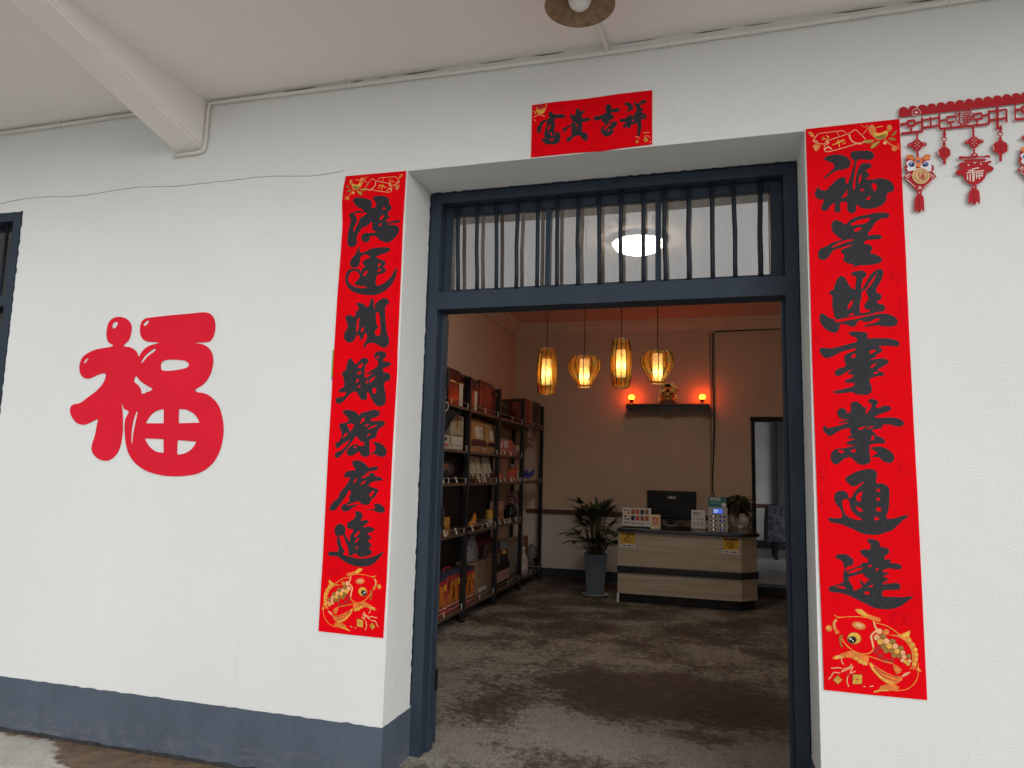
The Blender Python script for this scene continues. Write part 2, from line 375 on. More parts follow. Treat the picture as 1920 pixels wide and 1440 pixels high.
# canopy slab, its front lip and the tapered cantilever beams
cb = MB(); cb.box(-9, 7, -1.12, 0, CZ, 3.42); cb.build('canopy', M_CEIL, bld)
def beam(xl, xr):
    z0 = 2.995; tip = 3.24; y1 = -1.118
    vs = [(xl, 0, z0), (xr, 0, z0), (xr, 0, CZ), (xl, 0, CZ), (xl, y1, tip), (xr, y1, tip), (xr, y1, CZ), (xl, y1, CZ)]
    b = bmesh.new(); bv = [b.verts.new(v) for v in vs]
    for f in ((0, 4, 5, 1), (1, 5, 6, 2), (0, 3, 7, 4), (4, 7, 6, 5)): b.faces.new([bv[i] for i in f])
    bmesh.ops.recalc_face_normals(b, faces=b.faces[:])
    bmesh.ops.bevel(b, geom=[e for e in b.edges if abs(e.verts[0].co.z - e.verts[1].co.z) > 0.1 and len(e.link_faces) == 2 and e.verts[0].co.y != e.verts[1].co.y] or [], offset=0.012, segments=2, affect='EDGES')
    me = bpy.data.meshes.new('canopy_beam'); b.to_mesh(me); b.free(); me.materials.append(M_CEIL)
    o = bpy.data.objects.new('canopy_beam', me); COL.objects.link(o); attach(o, bld)
beam(-2.788, -2.605); beam(2.35, 2.53); beam(-7.2, -7.02)
# hairline crack in the plaster
ck = parse('0,382 60,371 160,366 250,352 330,349 420,340 500,331 580,330 632,323 646,320'); ck = cr(ck, 6, False)
ck = [(x + 0, y + 1.3 * mnoise.noise(Vector((x * 0.09, 0, 0)))) for x, y in ck]
cm = MB(); cm.plate([[(lambda q: (q.x, q.z))(P(*p)) for p in ribbon(ck, [0.55 + 0.4 * mnoise.noise(Vector((x * 0.05, 2, 0))) for x, y in ck])]], -0.0012, 0.0)
cm.build('plaster_crack', M_CRACK, bld)
# conduit
cd = MB(); rc = 0.0100; yc = -0.013; zc_ = CZ - 0.017
def cw(px, py): q = P(px, py); return (q.x, yc, q.z)
cd.tube([(-9, yc, zc_), (-6, yc, zc_ + 0.004), (-4, yc, zc_ - 0.003), (-2.79, yc, zc_)], rc, 8)
bp_ = [(-2.79, yc, 2.977), (-2.64, yc, 2.979), (-2.602, yc, 2.985), (-2.592, yc, 3.01), (-2.590, yc, 3.21), (-2.583, yc, zc_ - 0.006), (-2.56, yc, zc_)]
cd.tube(bp_ + [(-2.0, yc, zc_ - 0.008), (-1.2, yc, zc_ - 0.018), (-0.47, yc, zc_ - 0.026), (0.2, yc, zc_ - 0.022), (0.9, yc, zc_ - 0.014), (3, yc, zc_), (7, yc, zc_)], rc, 8)
zz = CZ - 0.012
cd.tube([(-0.495, -0.42, zz), (-0.485, -0.2, zz), (-0.468, -0.03, zz - 0.004), (-0.466, -0.014, zc_ - 0.03)], rc, 8)
con = cd.build('conduit', M_CONDUIT, bld, smooth=True)
for x, z in ((-3.6, zc_), (-3.05, zc_), (-2.2, zc_ - 0.005), (-1.75, zc_ - 0.011), (-1.25, zc_ - 0.017), (-0.75, zc_ - 0.022), (-0.21, zc_ - 0.025), (0.15, zc_ - 0.022), (0.55, zc_ - 0.018), (0.9, zc_ - 0.014)):
    MB().rbox(x - 0.004, x + 0.004, yc - 0.0125, -0.0005, z - 0.013, z + 0.012, 0.002).build('clip', M_CONDUIT, con)
# dark open joint between wall and canopy, broken
jm = MB(); rnd = random.Random(4); x = -2.5
while x < 2.2:
    l = rnd.uniform(0.03, 0.22); h = rnd.uniform(0.0015, 0.0055)
    jm.plate([[(x, CZ - 0.001), (x + l * .3, CZ - 0.001 - h), (x + l * .8, CZ - 0.001 - h * .6), (x + l, CZ - 0.001)]], -0.0015, 0.0); x += l + rnd.uniform(0.01, 0.25)
for sx, pts in ((0, [(-2.6015, 3.0), (-2.6015, 3.24)]),):
    jm.plate([ribbon([(-2.600, 2.99), (-2.601, 3.1), (-2.600, 3.25)], 0.003)], -0.0016, 0.0)
jm.build('wall_joint', M_CRACK, bld)['kind'] = 'stuff'
# walls, ceiling of the room
RXL, RXR, RYB, RZC = -2.65, 2.30, 6.25, 3.34
def wallbox(n, m, *b): return MB().box(*b).build(n, m, bld)
wallbox('partition_wall', M_INT, RXL - 0.15, RXL, TH, 6.55, -0.2, 3.5)
wallbox('partition_wall', M_INT, RXR, RXR + 0.15, TH, 6.55, -0.2, 3.5)
bw = MB(); BDX0, BDX1, BDZ = 0.385, 1.35, 2.045; RZ = 0.815
bw.box(RXL, BDX0, RYB, RYB + 0.2, RZ + 0.03, 3.5, 0); bw.box(BDX0, BDX1, RYB, RYB + 0.2, BDZ, 3.5, 0); bw.box(BDX1, RXR, RYB, RYB + 0.2, RZ + 0.03, 3.5, 0)
bw.box(RXL, BDX0, RYB, RYB + 0.2, -0.2, RZ + 0.03, 1); bw.box(BDX1, RXR, RYB, RYB + 0.2, -0.2, RZ + 0.03, 1)
bw.build('back_wall', [M_INT, M_INTLOW], bld)
wallbox('room_ceiling', M_INTCEIL, RXL - 0.15, RXR + 0.15, TH, RYB + 0.2, RZC, 3.55)
# cornice: stepped cove, four runs
co = MB(); prof = [(0, -0.15), (0.022, -0.15), (0.022, -0.125), (0.05, -0.10), (0.085, -0.05), (0.12, -0.03), (0.12, 0)]
co.add([(x, RYB - a, RZC + b) for x in (RXL, RXR) for a, b in prof], [(i, i + 1, i + 8, i + 7) for i in range(6)])
co.add([(RXL + a, y, RZC + b) for y in (TH, RYB) for a, b in prof], [(i, i + 7, i + 8, i + 1) for i in range(6)])
co.add([(RXR - a, y, RZC + b) for y in (TH, RYB) for a, b in prof], [(i, i + 1, i + 8, i + 7) for i in range(6)])
co.build('cornice', M_CORN, bld)
MB().rbox(RXL + 0.2, BDX0 - 0.02, RYB - 0.018, RYB - 0.0005, RZ, RZ + 0.06, 0.004).build('wall_rail', M_RAIL, bld)
sk = MB(); sk.box(RXL, BDX0, RYB - 0.012, RYB, 0, 0.125); sk.box(RXL, RXL + 0.012, TH, RYB - 0.012, 0, 0.125); sk.box(BDX1 + .05, RXR, RYB - 0.012, RYB, 0, 0.125)
sk.build('skirting_board', M_SKIRT, bld)
# rear doorway with its black frame and step, and the room behind
rf = MB(); rf.rbox(BDX0 - 0.0, BDX0 + 0.045, RYB - 0.02, RYB + 0.12, 0.1, BDZ, 0.004); rf.rbox(BDX1 - 0.045, BDX1, RYB - 0.02, RYB + 0.12, 0.1, BDZ, 0.004)
rf.rbox(BDX0 - 0.01, BDX1 + 0.01, RYB - 0.022, RYB + 0.12, BDZ, BDZ + 0.05, 0.004)
rf.build('rear_door_frame', M_BLACK, bld)
MB().rbox(0.30, RXR - 0.01, 5.95, RYB, 0.004, 0.10, 0.008).build('door_step', M_SKIRT, bld)
structure(MB().box(-1.5, 5.4, RYB + 0.001, 11.0, -0.1, 0.1).build('rear_floor', M_BACKFLOOR))
wallbox('rear_room_wall', M_BACK, -1.6, 5.5, 10.9, 11.1, 0.1, 3.5)
wallbox('rear_room_wall', M_BACK, -1.65, -1.5, RYB + 0.2, 10.9, 0.1, 3.5)
rw = MB(); rw.box(5.4, 5.55, RYB + 0.2, 7.2, 0.1, 3.5); rw.box(5.4, 5.55, 10.4, 10.9, 0.1, 3.5); rw.box(5.4, 5.55, 7.2, 10.4, 0.1, 0.9); rw.box(5.4, 5.55, 7.2, 10.4, 2.7, 3.5)
rw.build('rear_room_wall', M_BACK, bld)
wallbox('rear_room_ceiling', M_BACK, -1.65, 5.55, RYB + 0.2, 11.1, 3.5, 3.7)
MB().rbox(-1.4, 5.3, 10.875, 10.899, 0.82, 0.89, 0.004).build('wall_rail', M_RAIL, bld)
MB().box(-1.5, 5.4, 10.88, 10.899, 0.1, 0.24).build('skirting_board', M_SKIRT, bld)
pa = P(1463, 880, 'y', 10.8); MB().rbox(pa.x - 0.06, pa.x + 0.06, 10.72, 10.86, 0.1, 3.4, 0.01).build('rear_post', mat('dark_post', (0.07, 0.075, 0.085), 0.5), bld)
MB().rbox(pa.x + 0.09, pa.x + 0.9, 10.84, 10.87, 0.95, 3.2, 0.01).build('rear_panel', mat('pale_panel', (0.72, 0.74, 0.77), 0.5, 0.04), bld)
# side room behind the barred window
sr = MB(); sr.box(-9, -8.9, TH, 5, -0.2, 3.5); sr.box(-9, RXL - 0.15, 5, 5.1, -0.2, 3.5); sr.box(-9, RXL - 0.15, TH, 5.1, 3.34, 3.5); sr.box(-9, RXL - 0.15, TH, 5.1, -0.2, -0.02)
sr.build('side_room', mat('side_room_wall', (0.22, 0.20, 0.19), 0.9), bld)

# ------------------------------------------------------------------ glass
def make_glass(name, refl, dirt, tint=(1, 1, 1), rough=0.03):
    m = bpy.data.materials.new(name); m.use_nodes = True; MATS[name] = m
    n, L, b = nodes_of(m); n.remove(b); out = n['Material Output']
    tr = n.new('ShaderNodeBsdfTransparent'); tr.inputs[0].default_value = (*tint, 1)
    gl = n.new('ShaderNodeBsdfGlossy'); gl.inputs['Roughness'].default_value = rough
    df = n.new('ShaderNodeBsdfDiffuse'); df.inputs[0].default_value = (0.7, 0.69, 0.66, 1)
    lw = n.new('ShaderNodeFresnel'); lw.inputs[0].default_value = 1.5
    ma = n.new('ShaderNodeMath'); ma.operation = 'MULTIPLY'; ma.inputs[1].default_value = refl; L.new(lw.outputs[0], ma.inputs[0]); ma.use_clamp = True
    m1 = n.new('ShaderNodeMixShader'); L.new(ma.outputs[0], m1.inputs[0]); L.new(tr.outputs[0], m1.inputs[1]); L.new(gl.outputs[0], m1.inputs[2])
    st = ramp(n, L, noise_node(n, L, 22, 5, stretch=(1.0, 1, 0.16)), [(0.35, G(dirt * 0.5)), (0.7, G(dirt * 1.8))])
    m2 = n.new('ShaderNodeMixShader'); L.new(st, m2.inputs[0]); L.new(m1.outputs[0], m2.inputs[1]); L.new(df.outputs[0], m2.inputs[2])
    L.new(m2.outputs[0], out.inputs[0])
    return m
M_PANE = make_glass('transom_glass', 9.0, 0.13, (0.50, 0.53, 0.54), 0.02)
M_DARKPANE = make_glass('window_glass', 1.2, 0.02, (0.5, 0.52, 0.54))

# ------------------------------------------------------------------ door frame with barred transom, two leaves folded back
df = thing('door_frame', 'slate-blue painted timber door frame with a barred glass transom, open doorway below', 'door frame', ((DXL + DXR) / 2, 0.36, 0))
FY0, FY1 = 0.295, 0.42; FXL, FXR, FZT = DXL + 0.004, DXR - 0.004, DZT - 0.004; FWD = 0.055
def rough_bar(x0, x1, y0, y1, z0, z1, axis, seed):
    """a painted timber whose arrises wander by a millimetre or two"""
    m = MB(); n = 40; vs = []; fs = []
    for i in range(n + 1):
        t = i / n; o = [0.0022 * mnoise.noise(Vector((t * 14, seed, k * 3.1))) for k in range(4)]
        if axis == 'z': ring = [(x0 + o[0], y0 + o[1]), (x1 + o[1], y0 + o[2]), (x1, y1), (x0, y1)]; z = z0 + (z1 - z0) * t; vs += [(a, b, z) for a, b in ring]
        else: ring = [(y0 + o[0], z0 + o[1]), (y0 + o[1], z1 + o[2]), (y1, z1), (y1, z0)]; x = x0 + (x1 - x0) * t; vs += [(x, a, b) for a, b in ring]
    for i in range(n): fs += [(i * 4 + k, (i + 1) * 4 + k, (i + 1) * 4 + (k + 1) % 4, i * 4 + (k + 1) % 4) for k in range(4)]
    fs += [(0, 1, 2, 3), tuple(n * 4 + k for k in (3, 2, 1, 0))]
    m.add(vs, fs); return m
def fix(o):
    b = bmesh.new(); b.from_mesh(o.data); bmesh.ops.recalc_face_normals(b, faces=b.faces[:]); b.to_mesh(o.data); b.free(); return o
fix(rough_bar(FXL, FXL + FWD, FY0, FY1, -0.02, FZT, 'z', 1).build('post', M_FRAME, df))
fix(rough_bar(FXR - FWD, FXR, FY0, FY1, -0.02, FZT, 'z', 2).build('post', M_FRAME, df))
fix(rough_bar(FXL + FWD, FXR - FWD, FY0 + .001, FY1, FZT - 0.05, FZT, 'x', 3).build('head_rail', M_FRAME, df))
TZ0, TZ1 = 2.152, 2.240
fix(rough_bar(FXL + FWD, FXR - FWD, FY0 + .002, FY1, TZ0, TZ1, 'x', 4).build('transom_rail', M_FRAME, df))
# the transom's own sash, set back
SY0, SY1 = 0.362, 0.412; GX0, GX1 = FXL + FWD + 0.045, FXR - FWD - 0.055; GZ0, GZ1 = TZ1 + 0.028, FZT - 0.095
sash = MB(); sash.rbox(FXL + FWD, GX0, SY0, SY1, TZ1, FZT - 0.05, 0.003); sash.rbox(GX1, FXR - FWD, SY0, SY1, TZ1, FZT - 0.05, 0.003)
sash.rbox(GX0, GX1, SY0 + .001, SY1, GZ1, FZT - 0.05, 0.003); sash.rbox(GX0, GX1, SY0 + .001, SY1, TZ1, GZ0, 0.003)
so = sash.build('sash', M_FRAME, df)
mul = [P(790 + 622 / 2.63, 470, 'y', SY0).x, P(790 + 1166 / 2.63, 470, 'y', SY0).x]
for x in mul: MB().rbox(x - 0.012, x + 0.012, SY0 + .002, SY1, GZ0, GZ1, 0.003).build('mullion', M_FRAME, df)
edges = [GX0] + mul + [GX1]
for i in range(3):
    t = (i - 1) * 0.004
    MB().add([(edges[i] + 0.006, 0.3885 + t, GZ0 - .006), (edges[i + 1] - 0.006, 0.3885 - t, GZ0 - .006), (edges[i + 1] - 0.006, 0.3885 - t, GZ1 + .006), (edges[i] + 0.006, 0.3885 + t, GZ1 + .006)], [(0, 1, 2, 3)]).build('pane', M_PANE, df)
top = (185, 278, 373, 478, 577, 673, 775, 877, 985, 1095, 1197, 1318, 1433, 1540, 1673); bot = (182, 275, 370, 468, 570, 668, 772, 878, 985, 1095, 1205, 1320, 1437, 1550, 1677)
for a, b in zip(top, bot):
    xt = P(790 + a / 2.63, 360, 'y', 0.335).x; xb = P(790 + b / 2.63, 540, 'y', 0.335).x; k = (xt + xb) / 2
    MB().tube([(xb, 0.335, TZ1 - 0.006), (xb * .8 + xt * .2, 0.336, TZ1 + .1), (k + random.uniform(-.004, .004), 0.335, 2.47), (xt * .8 + xb * .2, 0.334, 2.6), (xt, 0.335, FZT - 0.045)], 0.0102, 10).build('bar', M_BAR, df, smooth=True)
# jamb rebate strips inside the posts
MB().rbox(FXL + FWD, FXL + FWD + 0.014, 0.36, 0.415, 0.0, TZ0, 0.002).build('rebate_strip', M_FRAME, df)
MB().rbox(FXR - FWD - 0.014, FXR - FWD, 0.36, 0.415, 0.0, TZ0, 0.002).build('rebate_strip', M_FRAME, df)
def leaf(name, hx, hy, ang, sgn, label):
    t = thing(name, label, 'door', (hx, hy, 0.012))
    t.rotation_euler = (0, 0, ang)
    W, H = 0.80, TZ0 - 0.03; m = MB()
    for x0, x1, z0, z1 in ((0, .09, 0, H), (W - .09, W, 0, H), (.09, W - .09, H - .1, H), (.09, W - .09, 0, .16), (.09, W - .09, .85, .97)): m.rbox(x0, x1, -0.02, 0.02, z0, z1, 0.003)
    def child(o): o.parent = t; return o
    child(m.build('leaf_frame', M_FRAME))
    for z0, z1 in ((.165, .845), (.975, H - .105)): child(MB().rbox(.092, W - .092, -0.008, 0.008, z0, z1, 0.003).build('leaf_panel', M_FRAME))
    for z in (.25, 1.05, 1.75):
        child(MB().rbox(-0.006, 0.03, -0.0235, -0.0205, z, z + .1, 0.001).tube([(-0.006, -0.024, z), (-0.006, -0.024, z + .1)], 0.007, 8).build('hinge', M_BLACK))
    child(MB().rbox(-0.004, 0.05, -0.028, -0.0205, -0.0, 0.26, 0.002).build('foot_plate', M_FRAME))
leaf('door_leaf', FXL + FWD - 0.016, 0.449, rad(118), 1, 'slate-blue panelled door leaf swung inward, hinged beside the goods rack')
leaf('door_leaf', FXR - FWD + 0.016, 0.449, rad(62), -1, 'slate-blue panelled door leaf swung inward, on the post away from the goods rack')

# ragged overpaint where the frame was painted against the plaster
def ragged(n, a0, a1, w0, amp, seed): return [(a0 + (a1 - a0) * i / n, max(0.0005, w0 + amp * mnoise.noise(Vector((i * 0.45, seed, 1))) + amp * .6 * mnoise.noise(Vector((i * 1.9, seed, 7))))) for i in range(n + 1)]
rg = ragged(160, PL + .01, FZT, .009, .011, 3); MB().plate([[(z, FY0 - w_) for z, w_ in rg] + [(FZT, FY0 + .02), (PL + .01, FY0 + .02)]], DXL + .0012, DXL + .0002, fn=lambda a, y, b: (y, b, a)).build('overpaint', M_FRAME, df)
rg = ragged(160, PL + .01, FZT, .008, .010, 9); MB().plate([[(z, FY0 - w_) for z, w_ in rg] + [(FZT, FY0 + .02), (PL + .01, FY0 + .02)]], DXR - .0012, DXR - .0002, fn=lambda a, y, b: (y, b, a)).build('overpaint', M_FRAME, df)
rg = ragged(140, DXL + .004, DXR - .004, .010, .012, 5); MB().plate([[(x, FY0 - w_) for x, w_ in rg] + [(DXR - .004, FY0 + .02), (DXL + .004, FY0 + .02)]], DZT - .0012, DZT - .0002, fn=lambda a, y, b: (a, b, y)).build('overpaint', M_FRAME, df)
# ------------------------------------------------------------------ barred side window
wn = thing('barred_window', 'slate-blue barred casement window with dark glass, on the wall by the red cutout', 'window', ((WX0 + WXR) / 2, 0.05, WZ0))
y0, y1 = -0.004, 0.06
fix(rough_bar(WXR - 0.05, WXR + 0.004, y0, y1, WZ0, WZ1, 'z', 11).build('jamb', M_FRAME, wn)); fix(rough_bar(WX0, WX0 + 0.055, y0, y1, WZ0, WZ1, 'z', 12).build('jamb', M_FRAME, wn))
fix(rough_bar(WX0 + .055, WXR - 0.05, y0 + .001, y1, WZ1 - 0.05, WZ1 + .003, 'x', 13).build('head', M_FRAME, wn)); fix(rough_bar(WX0 + .055, WXR - 0.05, y0 + .001, y1, WZ0, WZ0 + .06, 'x', 14).build('sill', M_FRAME, wn))
zt = P(30, 563, 'y', 0).z
fix(rough_bar(WX0 + .055, WXR - 0.05, y0 + .002, y1, zt - 0.03, zt + 0.03, 'x', 15).build('transom', M_FRAME, wn))
for i in range(10):
    x = WXR - 0.135 - i * 0.115; MB().tube([(x, 0.03, WZ0 + .05), (x + .002, 0.03, 1.9), (x, 0.03, WZ1 - .045)], 0.0085, 8).build('bar', M_BAR, wn, smooth=True)
rg = ragged(120, WZ0, WZ1 + .004, .006, .009, 13); MB().plate([[(WXR - .01, WZ0)] + [(WXR + .003 + w_, z) for z, w_ in rg] + [(WXR - .01, WZ1 + .004)]], -.0012, -.0002).build('overpaint', M_FRAME, wn)
MB().rbox(WX0 + .055, WXR - .05, 0.022, 0.042, 1.72, 1.745, 0.002).build('cross_bar', M_BAR, wn)
MB().add([(WX0 + .05, 0.075, WZ0), (WXR - .04, 0.075, WZ0), (WXR - .04, 0.075, WZ1), (WX0 + .05, 0.075, WZ1)], [(0, 1, 2, 3)]).build('pane', M_DARKPANE, wn)
for x in (WX0 + .09, -4.5, WXR - .075): MB().rbox(x - .02, x + .02, 0.08, 0.11, WZ0 + .01, WZ1 - .01, .003).build('sash_stile', M_FRAME, wn)
#PART3
# ------------------------------------------------------------------ couplets, banner, cutout
CA, CB, CC = (590, 310, 4.115), (590, 650, 5.76), (590, 860, 4.115)
CD, CE, CF, CG, CH = (1490, 220, 4.8), (1490, 500, 5.54), (1490, 740, 5.144), (1490, 1000, 4.363), (980, 160, 7.385)
INK = {}
def ch(key, crop, *polys): INK[key] = (crop, polys)   # each poly: 'outer | hole | hole'
ch('hong', CA, '300,265 335,250 385,256 428,268 446,292 442,326 470,328 478,292 456,268 458,246 500,238 545,242 576,262 578,300 594,318 596,340 572,362 570,388 582,402 560,424 558,440 605,434 645,424 662,432 650,444 590,450 572,460 620,462 652,480 654,515 632,550 600,582 570,598 535,592 500,575 478,550 440,548 430,562 422,590 395,598 370,582 366,545 392,524 440,524 484,516 452,505 446,470 448,440 428,452 400,474 372,486 348,516 330,545 330,595 318,622 292,634 264,622 256,590 262,520 276,460 284,420 270,395 276,374 300,366 345,352 380,360 372,340 345,330 310,298|308,376 345,369 410,369 378,395 352,410 345,440 320,488 308,515 302,490 333,430 320,395|512,400 530,385 540,395 522,420 508,425|530,330 545,325 548,340 535,348|505,455 520,450 520,465 505,470')
ch('yun', CA, '355,628 350,650 358,678 400,665 440,645 500,636 560,634 585,645 582,662 550,680 500,695 480,712 530,735 550,745 545,775 530,790 550,800 552,820 530,835 490,848 478,870 476,915 490,930 530,915 575,880 605,840 620,810 638,795 636,830 620,880 590,930 545,970 490,998 430,1004 360,996 300,978 262,945 242,900 242,860 256,820 285,800 320,798 352,810 358,830 370,800 395,780 375,765 380,740 430,710 400,690 360,705 355,740 345,775 320,790 290,785 276,765 284,730 320,685 335,650|262,870 280,830 310,815 340,830 350,860 340,882 315,905 318,925 350,932 405,940 400,948 340,946 295,930 268,905|380,838 400,815 412,820 400,845 382,858|492,770 505,755 515,765 500,785|490,810 510,798 515,810 495,828')
ch('kai', CA, '326,1066 350,1062 385,1072 398,1095 425,1080 432,1045 445,1028 460,1045 460,1090 470,1110 470,1075 500,1045 540,1025 572,1040 578,1070 552,1085 548,1130 552,1200 560,1290 578,1340 575,1380 550,1408 520,1405 480,1380 440,1370 405,1385 378,1416 382,1385 400,1350 408,1320 400,1295 385,1310 372,1345 356,1345 350,1320 325,1310 318,1335 300,1360 270,1370 240,1352 230,1325 235,1290 252,1265 258,1230 244,1190 250,1160 285,1158 315,1170 322,1110 330,1130 345,1110|330,1205 345,1178 352,1190 340,1220 348,1240 332,1288 324,1280|362,1270 378,1247 383,1272 365,1292|477,1140 498,1140 508,1190 511,1260 510,1306 480,1316 467,1290 480,1265 498,1248 480,1225 478,1190')
ch('cai', CB, '365,150 395,128 412,145 445,190 475,170 505,135 545,122 580,135 585,165 560,195 548,250 548,330 575,330 600,310 640,290 568,300 575,285 620,255 680,215 690,165 665,135 648,95 670,60 715,50 765,60 780,90 765,120 740,145 760,160 800,165 828,180 815,210 775,225 745,245 750,275 800,285 825,320 815,360 765,385 755,420 770,500 775,580 760,625 705,648 660,625 625,575 600,520 580,490 570,515 572,560 540,580 500,565 475,520 450,490 420,490 370,530 320,590 275,618 240,605 232,570 260,545 310,545 345,500 320,490 285,500 265,480 285,455 320,435 325,400 315,330 298,295 320,265 340,255 350,205|470,225 515,178 525,200 510,230|465,290 500,265 508,290 485,305|450,375 475,345 485,365 460,390|470,430 495,415 498,435 475,445|590,378 625,338 665,326 640,360 600,392|557,388 574,358 580,376 562,402|625,475 650,445 670,455 665,500 645,510|672,118 688,98 700,112 690,130')
ch('yuan', CB, '305,702 345,684 400,688 450,705 485,742 510,715 560,705 620,685 670,684 705,705 705,740 665,765 620,780 610,800 660,805 710,798 755,808 765,830 745,860 700,885 680,930 660,985 605,1005 598,1060 600,1160 575,1188 540,1190 505,1170 485,1135 450,1150 430,1172 385,1180 355,1160 355,1115 400,1070 450,1052 500,1075 540,1060 535,1030 500,1025 475,990 450,970 420,1010 370,1080 320,1140 270,1195 235,1200 222,1175 240,1140 290,1120 345,1070 380,1010 300,1060 255,1098 230,1075 235,1040 275,1015 300,940 275,870 285,830 335,822 375,790 340,745|355,835 435,840 388,918 376,880|305,990 335,937 366,937 342,965|495,835 520,775 545,768 545,790 520,820|545,855 570,838 595,842 570,862|570,895 620,862 675,843 662,865 610,885|570,960 600,935 605,945 585,968|425,1085 445,1072 465,1080 440,1095', '628,1035 690,1035 740,1060 780,1110 780,1155 750,1190 700,1185 655,1160 605,1165 650,1130 665,1100 655,1060')
ch('guang', CC, '295,25 325,12 365,20 400,45 425,68 455,62 485,62 495,80 470,92 420,100 395,118 430,112 465,112 470,135 500,140 525,150 522,168 480,172 450,180 420,205 460,225 492,235 490,255 465,300 440,315 430,345 395,358 360,345 345,330 300,340 250,362 290,358 320,352 345,350 300,375 265,400 235,408 212,390 215,358 250,345 272,320 268,290 285,270 270,240 250,280 215,330 185,370 155,400 125,398 120,375 150,330 185,305 200,260 240,215 265,175 275,145 240,145 235,125 250,98 290,92 320,85 300,55|305,178 325,147 330,160 310,188|368,140 400,124 436,123 400,140 370,152|355,200 380,175 400,168 385,190|425,275 456,246 464,256 436,298', '395,388 440,390 470,380 462,350 500,348 535,370 545,400 525,418 490,412 450,398')
ch('jin', CC, '315,408 340,405 368,420 372,450 360,480 400,470 420,485 400,505 375,525 420,525 460,535 462,555 430,570 410,580 440,600 435,620 415,630 440,660 438,680 420,690 444,712 440,735 410,750 370,758 340,750 320,730 300,740 285,750 265,735 262,690 245,650 222,590 195,602 205,640 215,680 235,710 225,738 280,755 340,768 400,768 460,750 500,735 535,715 520,745 480,790 440,820 380,832 320,828 260,808 215,780 175,752 125,750 108,735 118,715 150,718 180,715 188,690 175,640 180,605 162,580 158,545 170,515 200,502 230,515 242,545 240,580 255,610 275,640 275,600 295,570 300,545 265,540 252,520 262,490 300,470 320,440|310,592 345,557 352,567 335,590 315,608|315,640 340,607 345,620 325,648|320,690 332,672 338,680 325,698')
ch('fu', CD, '262,380 300,350 380,340 450,352 492,385 500,425 480,460 430,475 380,485 330,510 270,560 265,545 310,500 355,455 345,420 300,400', '500,335 520,312 580,306 660,306 705,325 710,360 680,388 620,384 570,385 550,430 540,500 528,570 522,640 540,650 546,570 560,500 590,430 640,416 680,425 690,448 660,468 640,482 666,512 664,538 640,562 700,562 780,552 850,572 890,620 885,665 830,690 825,740 790,790 720,820 640,828 590,815 555,790 550,840 525,868 490,860 470,830 470,770 425,765 405,790 412,840 395,858 355,845 360,775 320,800 290,840 255,845 235,815 265,745 220,745 185,715 182,680 205,640 218,625 228,655 280,660 320,620 370,570 420,545 455,550 462,600 480,590 510,500 538,400 508,372|578,545 590,513 600,540 584,598 574,590|690,605 720,598 740,620 735,650 715,672 700,640|585,660 610,645 625,655 605,670|640,745 665,715 680,715 670,745|417,725 450,690 468,655 472,690 463,718')
ch('xing', CD, '330,965 350,935 380,930 420,945 460,968 500,925 570,895 650,880 740,862 820,862 852,885 830,910 780,915 730,945 700,990 665,1040 655,1065 700,1062 760,1060 782,1078 770,1098 700,1105 640,1112 620,1140 660,1145 692,1165 695,1200 675,1225 720,1235 780,1270 775,1305 720,1325 640,1335 580,1335 500,1365 540,1335 480,1318 435,1290 445,1250 425,1225 415,1200 440,1185 500,1160 525,1145 450,1165 390,1185 350,1200 310,1250 270,1285 225,1280 207,1240 225,1190 280,1165 340,1130 420,1105 390,1080 345,1040 330,1000|502,965 560,932 640,912 680,914 648,950 600,966 560,968 522,978|530,1025 555,997 590,992 603,1005 570,1026 547,1033|335,1168 400,1128 470,1105 525,1100 520,1112 430,1138 348,1175')
ch('zhao', CE, '455,115 480,100 515,112 545,160 580,215 620,238 630,180 635,110 585,90 600,60 650,48 700,45 740,70 738,105 710,125 695,180 690,240 720,200 770,110 820,55 870,30 910,35 918,75 900,140 870,190 845,240 855,275 895,290 900,325 880,350 850,365 870,385 920,400 940,430 920,465 870,472 800,490 720,510 640,515 560,530 500,540 440,550 415,530 400,470 388,400 390,310 362,285 365,255 400,240 415,190 435,145|694,268 740,232 780,165 846,80 852,78 800,180 750,232 742,280 767,335 737,375 717,420 742,445 790,456 740,478 692,487 677,468 674,400 692,320|547,420 575,372 606,348 603,375 575,428 552,443|545,516 600,483 618,503', '258,510 280,488 320,505 360,535 410,548 425,578 500,572 560,558 640,545 700,530 770,512 850,495 930,490 1000,505 1050,535 1068,575 1050,610 990,625 920,620 850,612 770,622 705,628 760,600 830,585 885,548 840,540 790,570 740,578 680,560 655,570 635,610 600,628 550,610 520,600 470,600 465,640 440,680 400,688 340,665 290,620 262,570')
ch('shi', CE, '558,690 590,676 660,675 730,685 755,700 758,745 830,745 920,745 1020,755 1080,785 1080,820 1050,830 960,822 870,832 905,855 900,885 850,915 840,940 780,970 860,958 930,955 975,985 960,1010 910,1040 860,1075 925,1110 915,1135 850,1140 790,1160 775,1190 795,1240 800,1290 770,1325 700,1335 640,1325 590,1305 520,1312 440,1318 390,1300 450,1285 530,1265 590,1250 625,1215 570,1210 525,1205 525,1180 580,1160 610,1130 560,1120 560,1095 600,1075 560,1085 500,1118 450,1140 418,1120 420,1085 460,1060 530,1035 520,1000 512,940 540,905 600,885 640,850 560,865 480,890 400,930 340,952 300,940 262,890 258,855 290,843 360,850 430,840 520,815 600,795 645,775 640,745 590,720|585,935 620,905 635,915 625,945 595,950|770,890 800,868 840,865 830,885 790,905|785,1045 815,1015 850,1008 825,1035 790,1058|815,1108 850,1090 870,1098 840,1115')
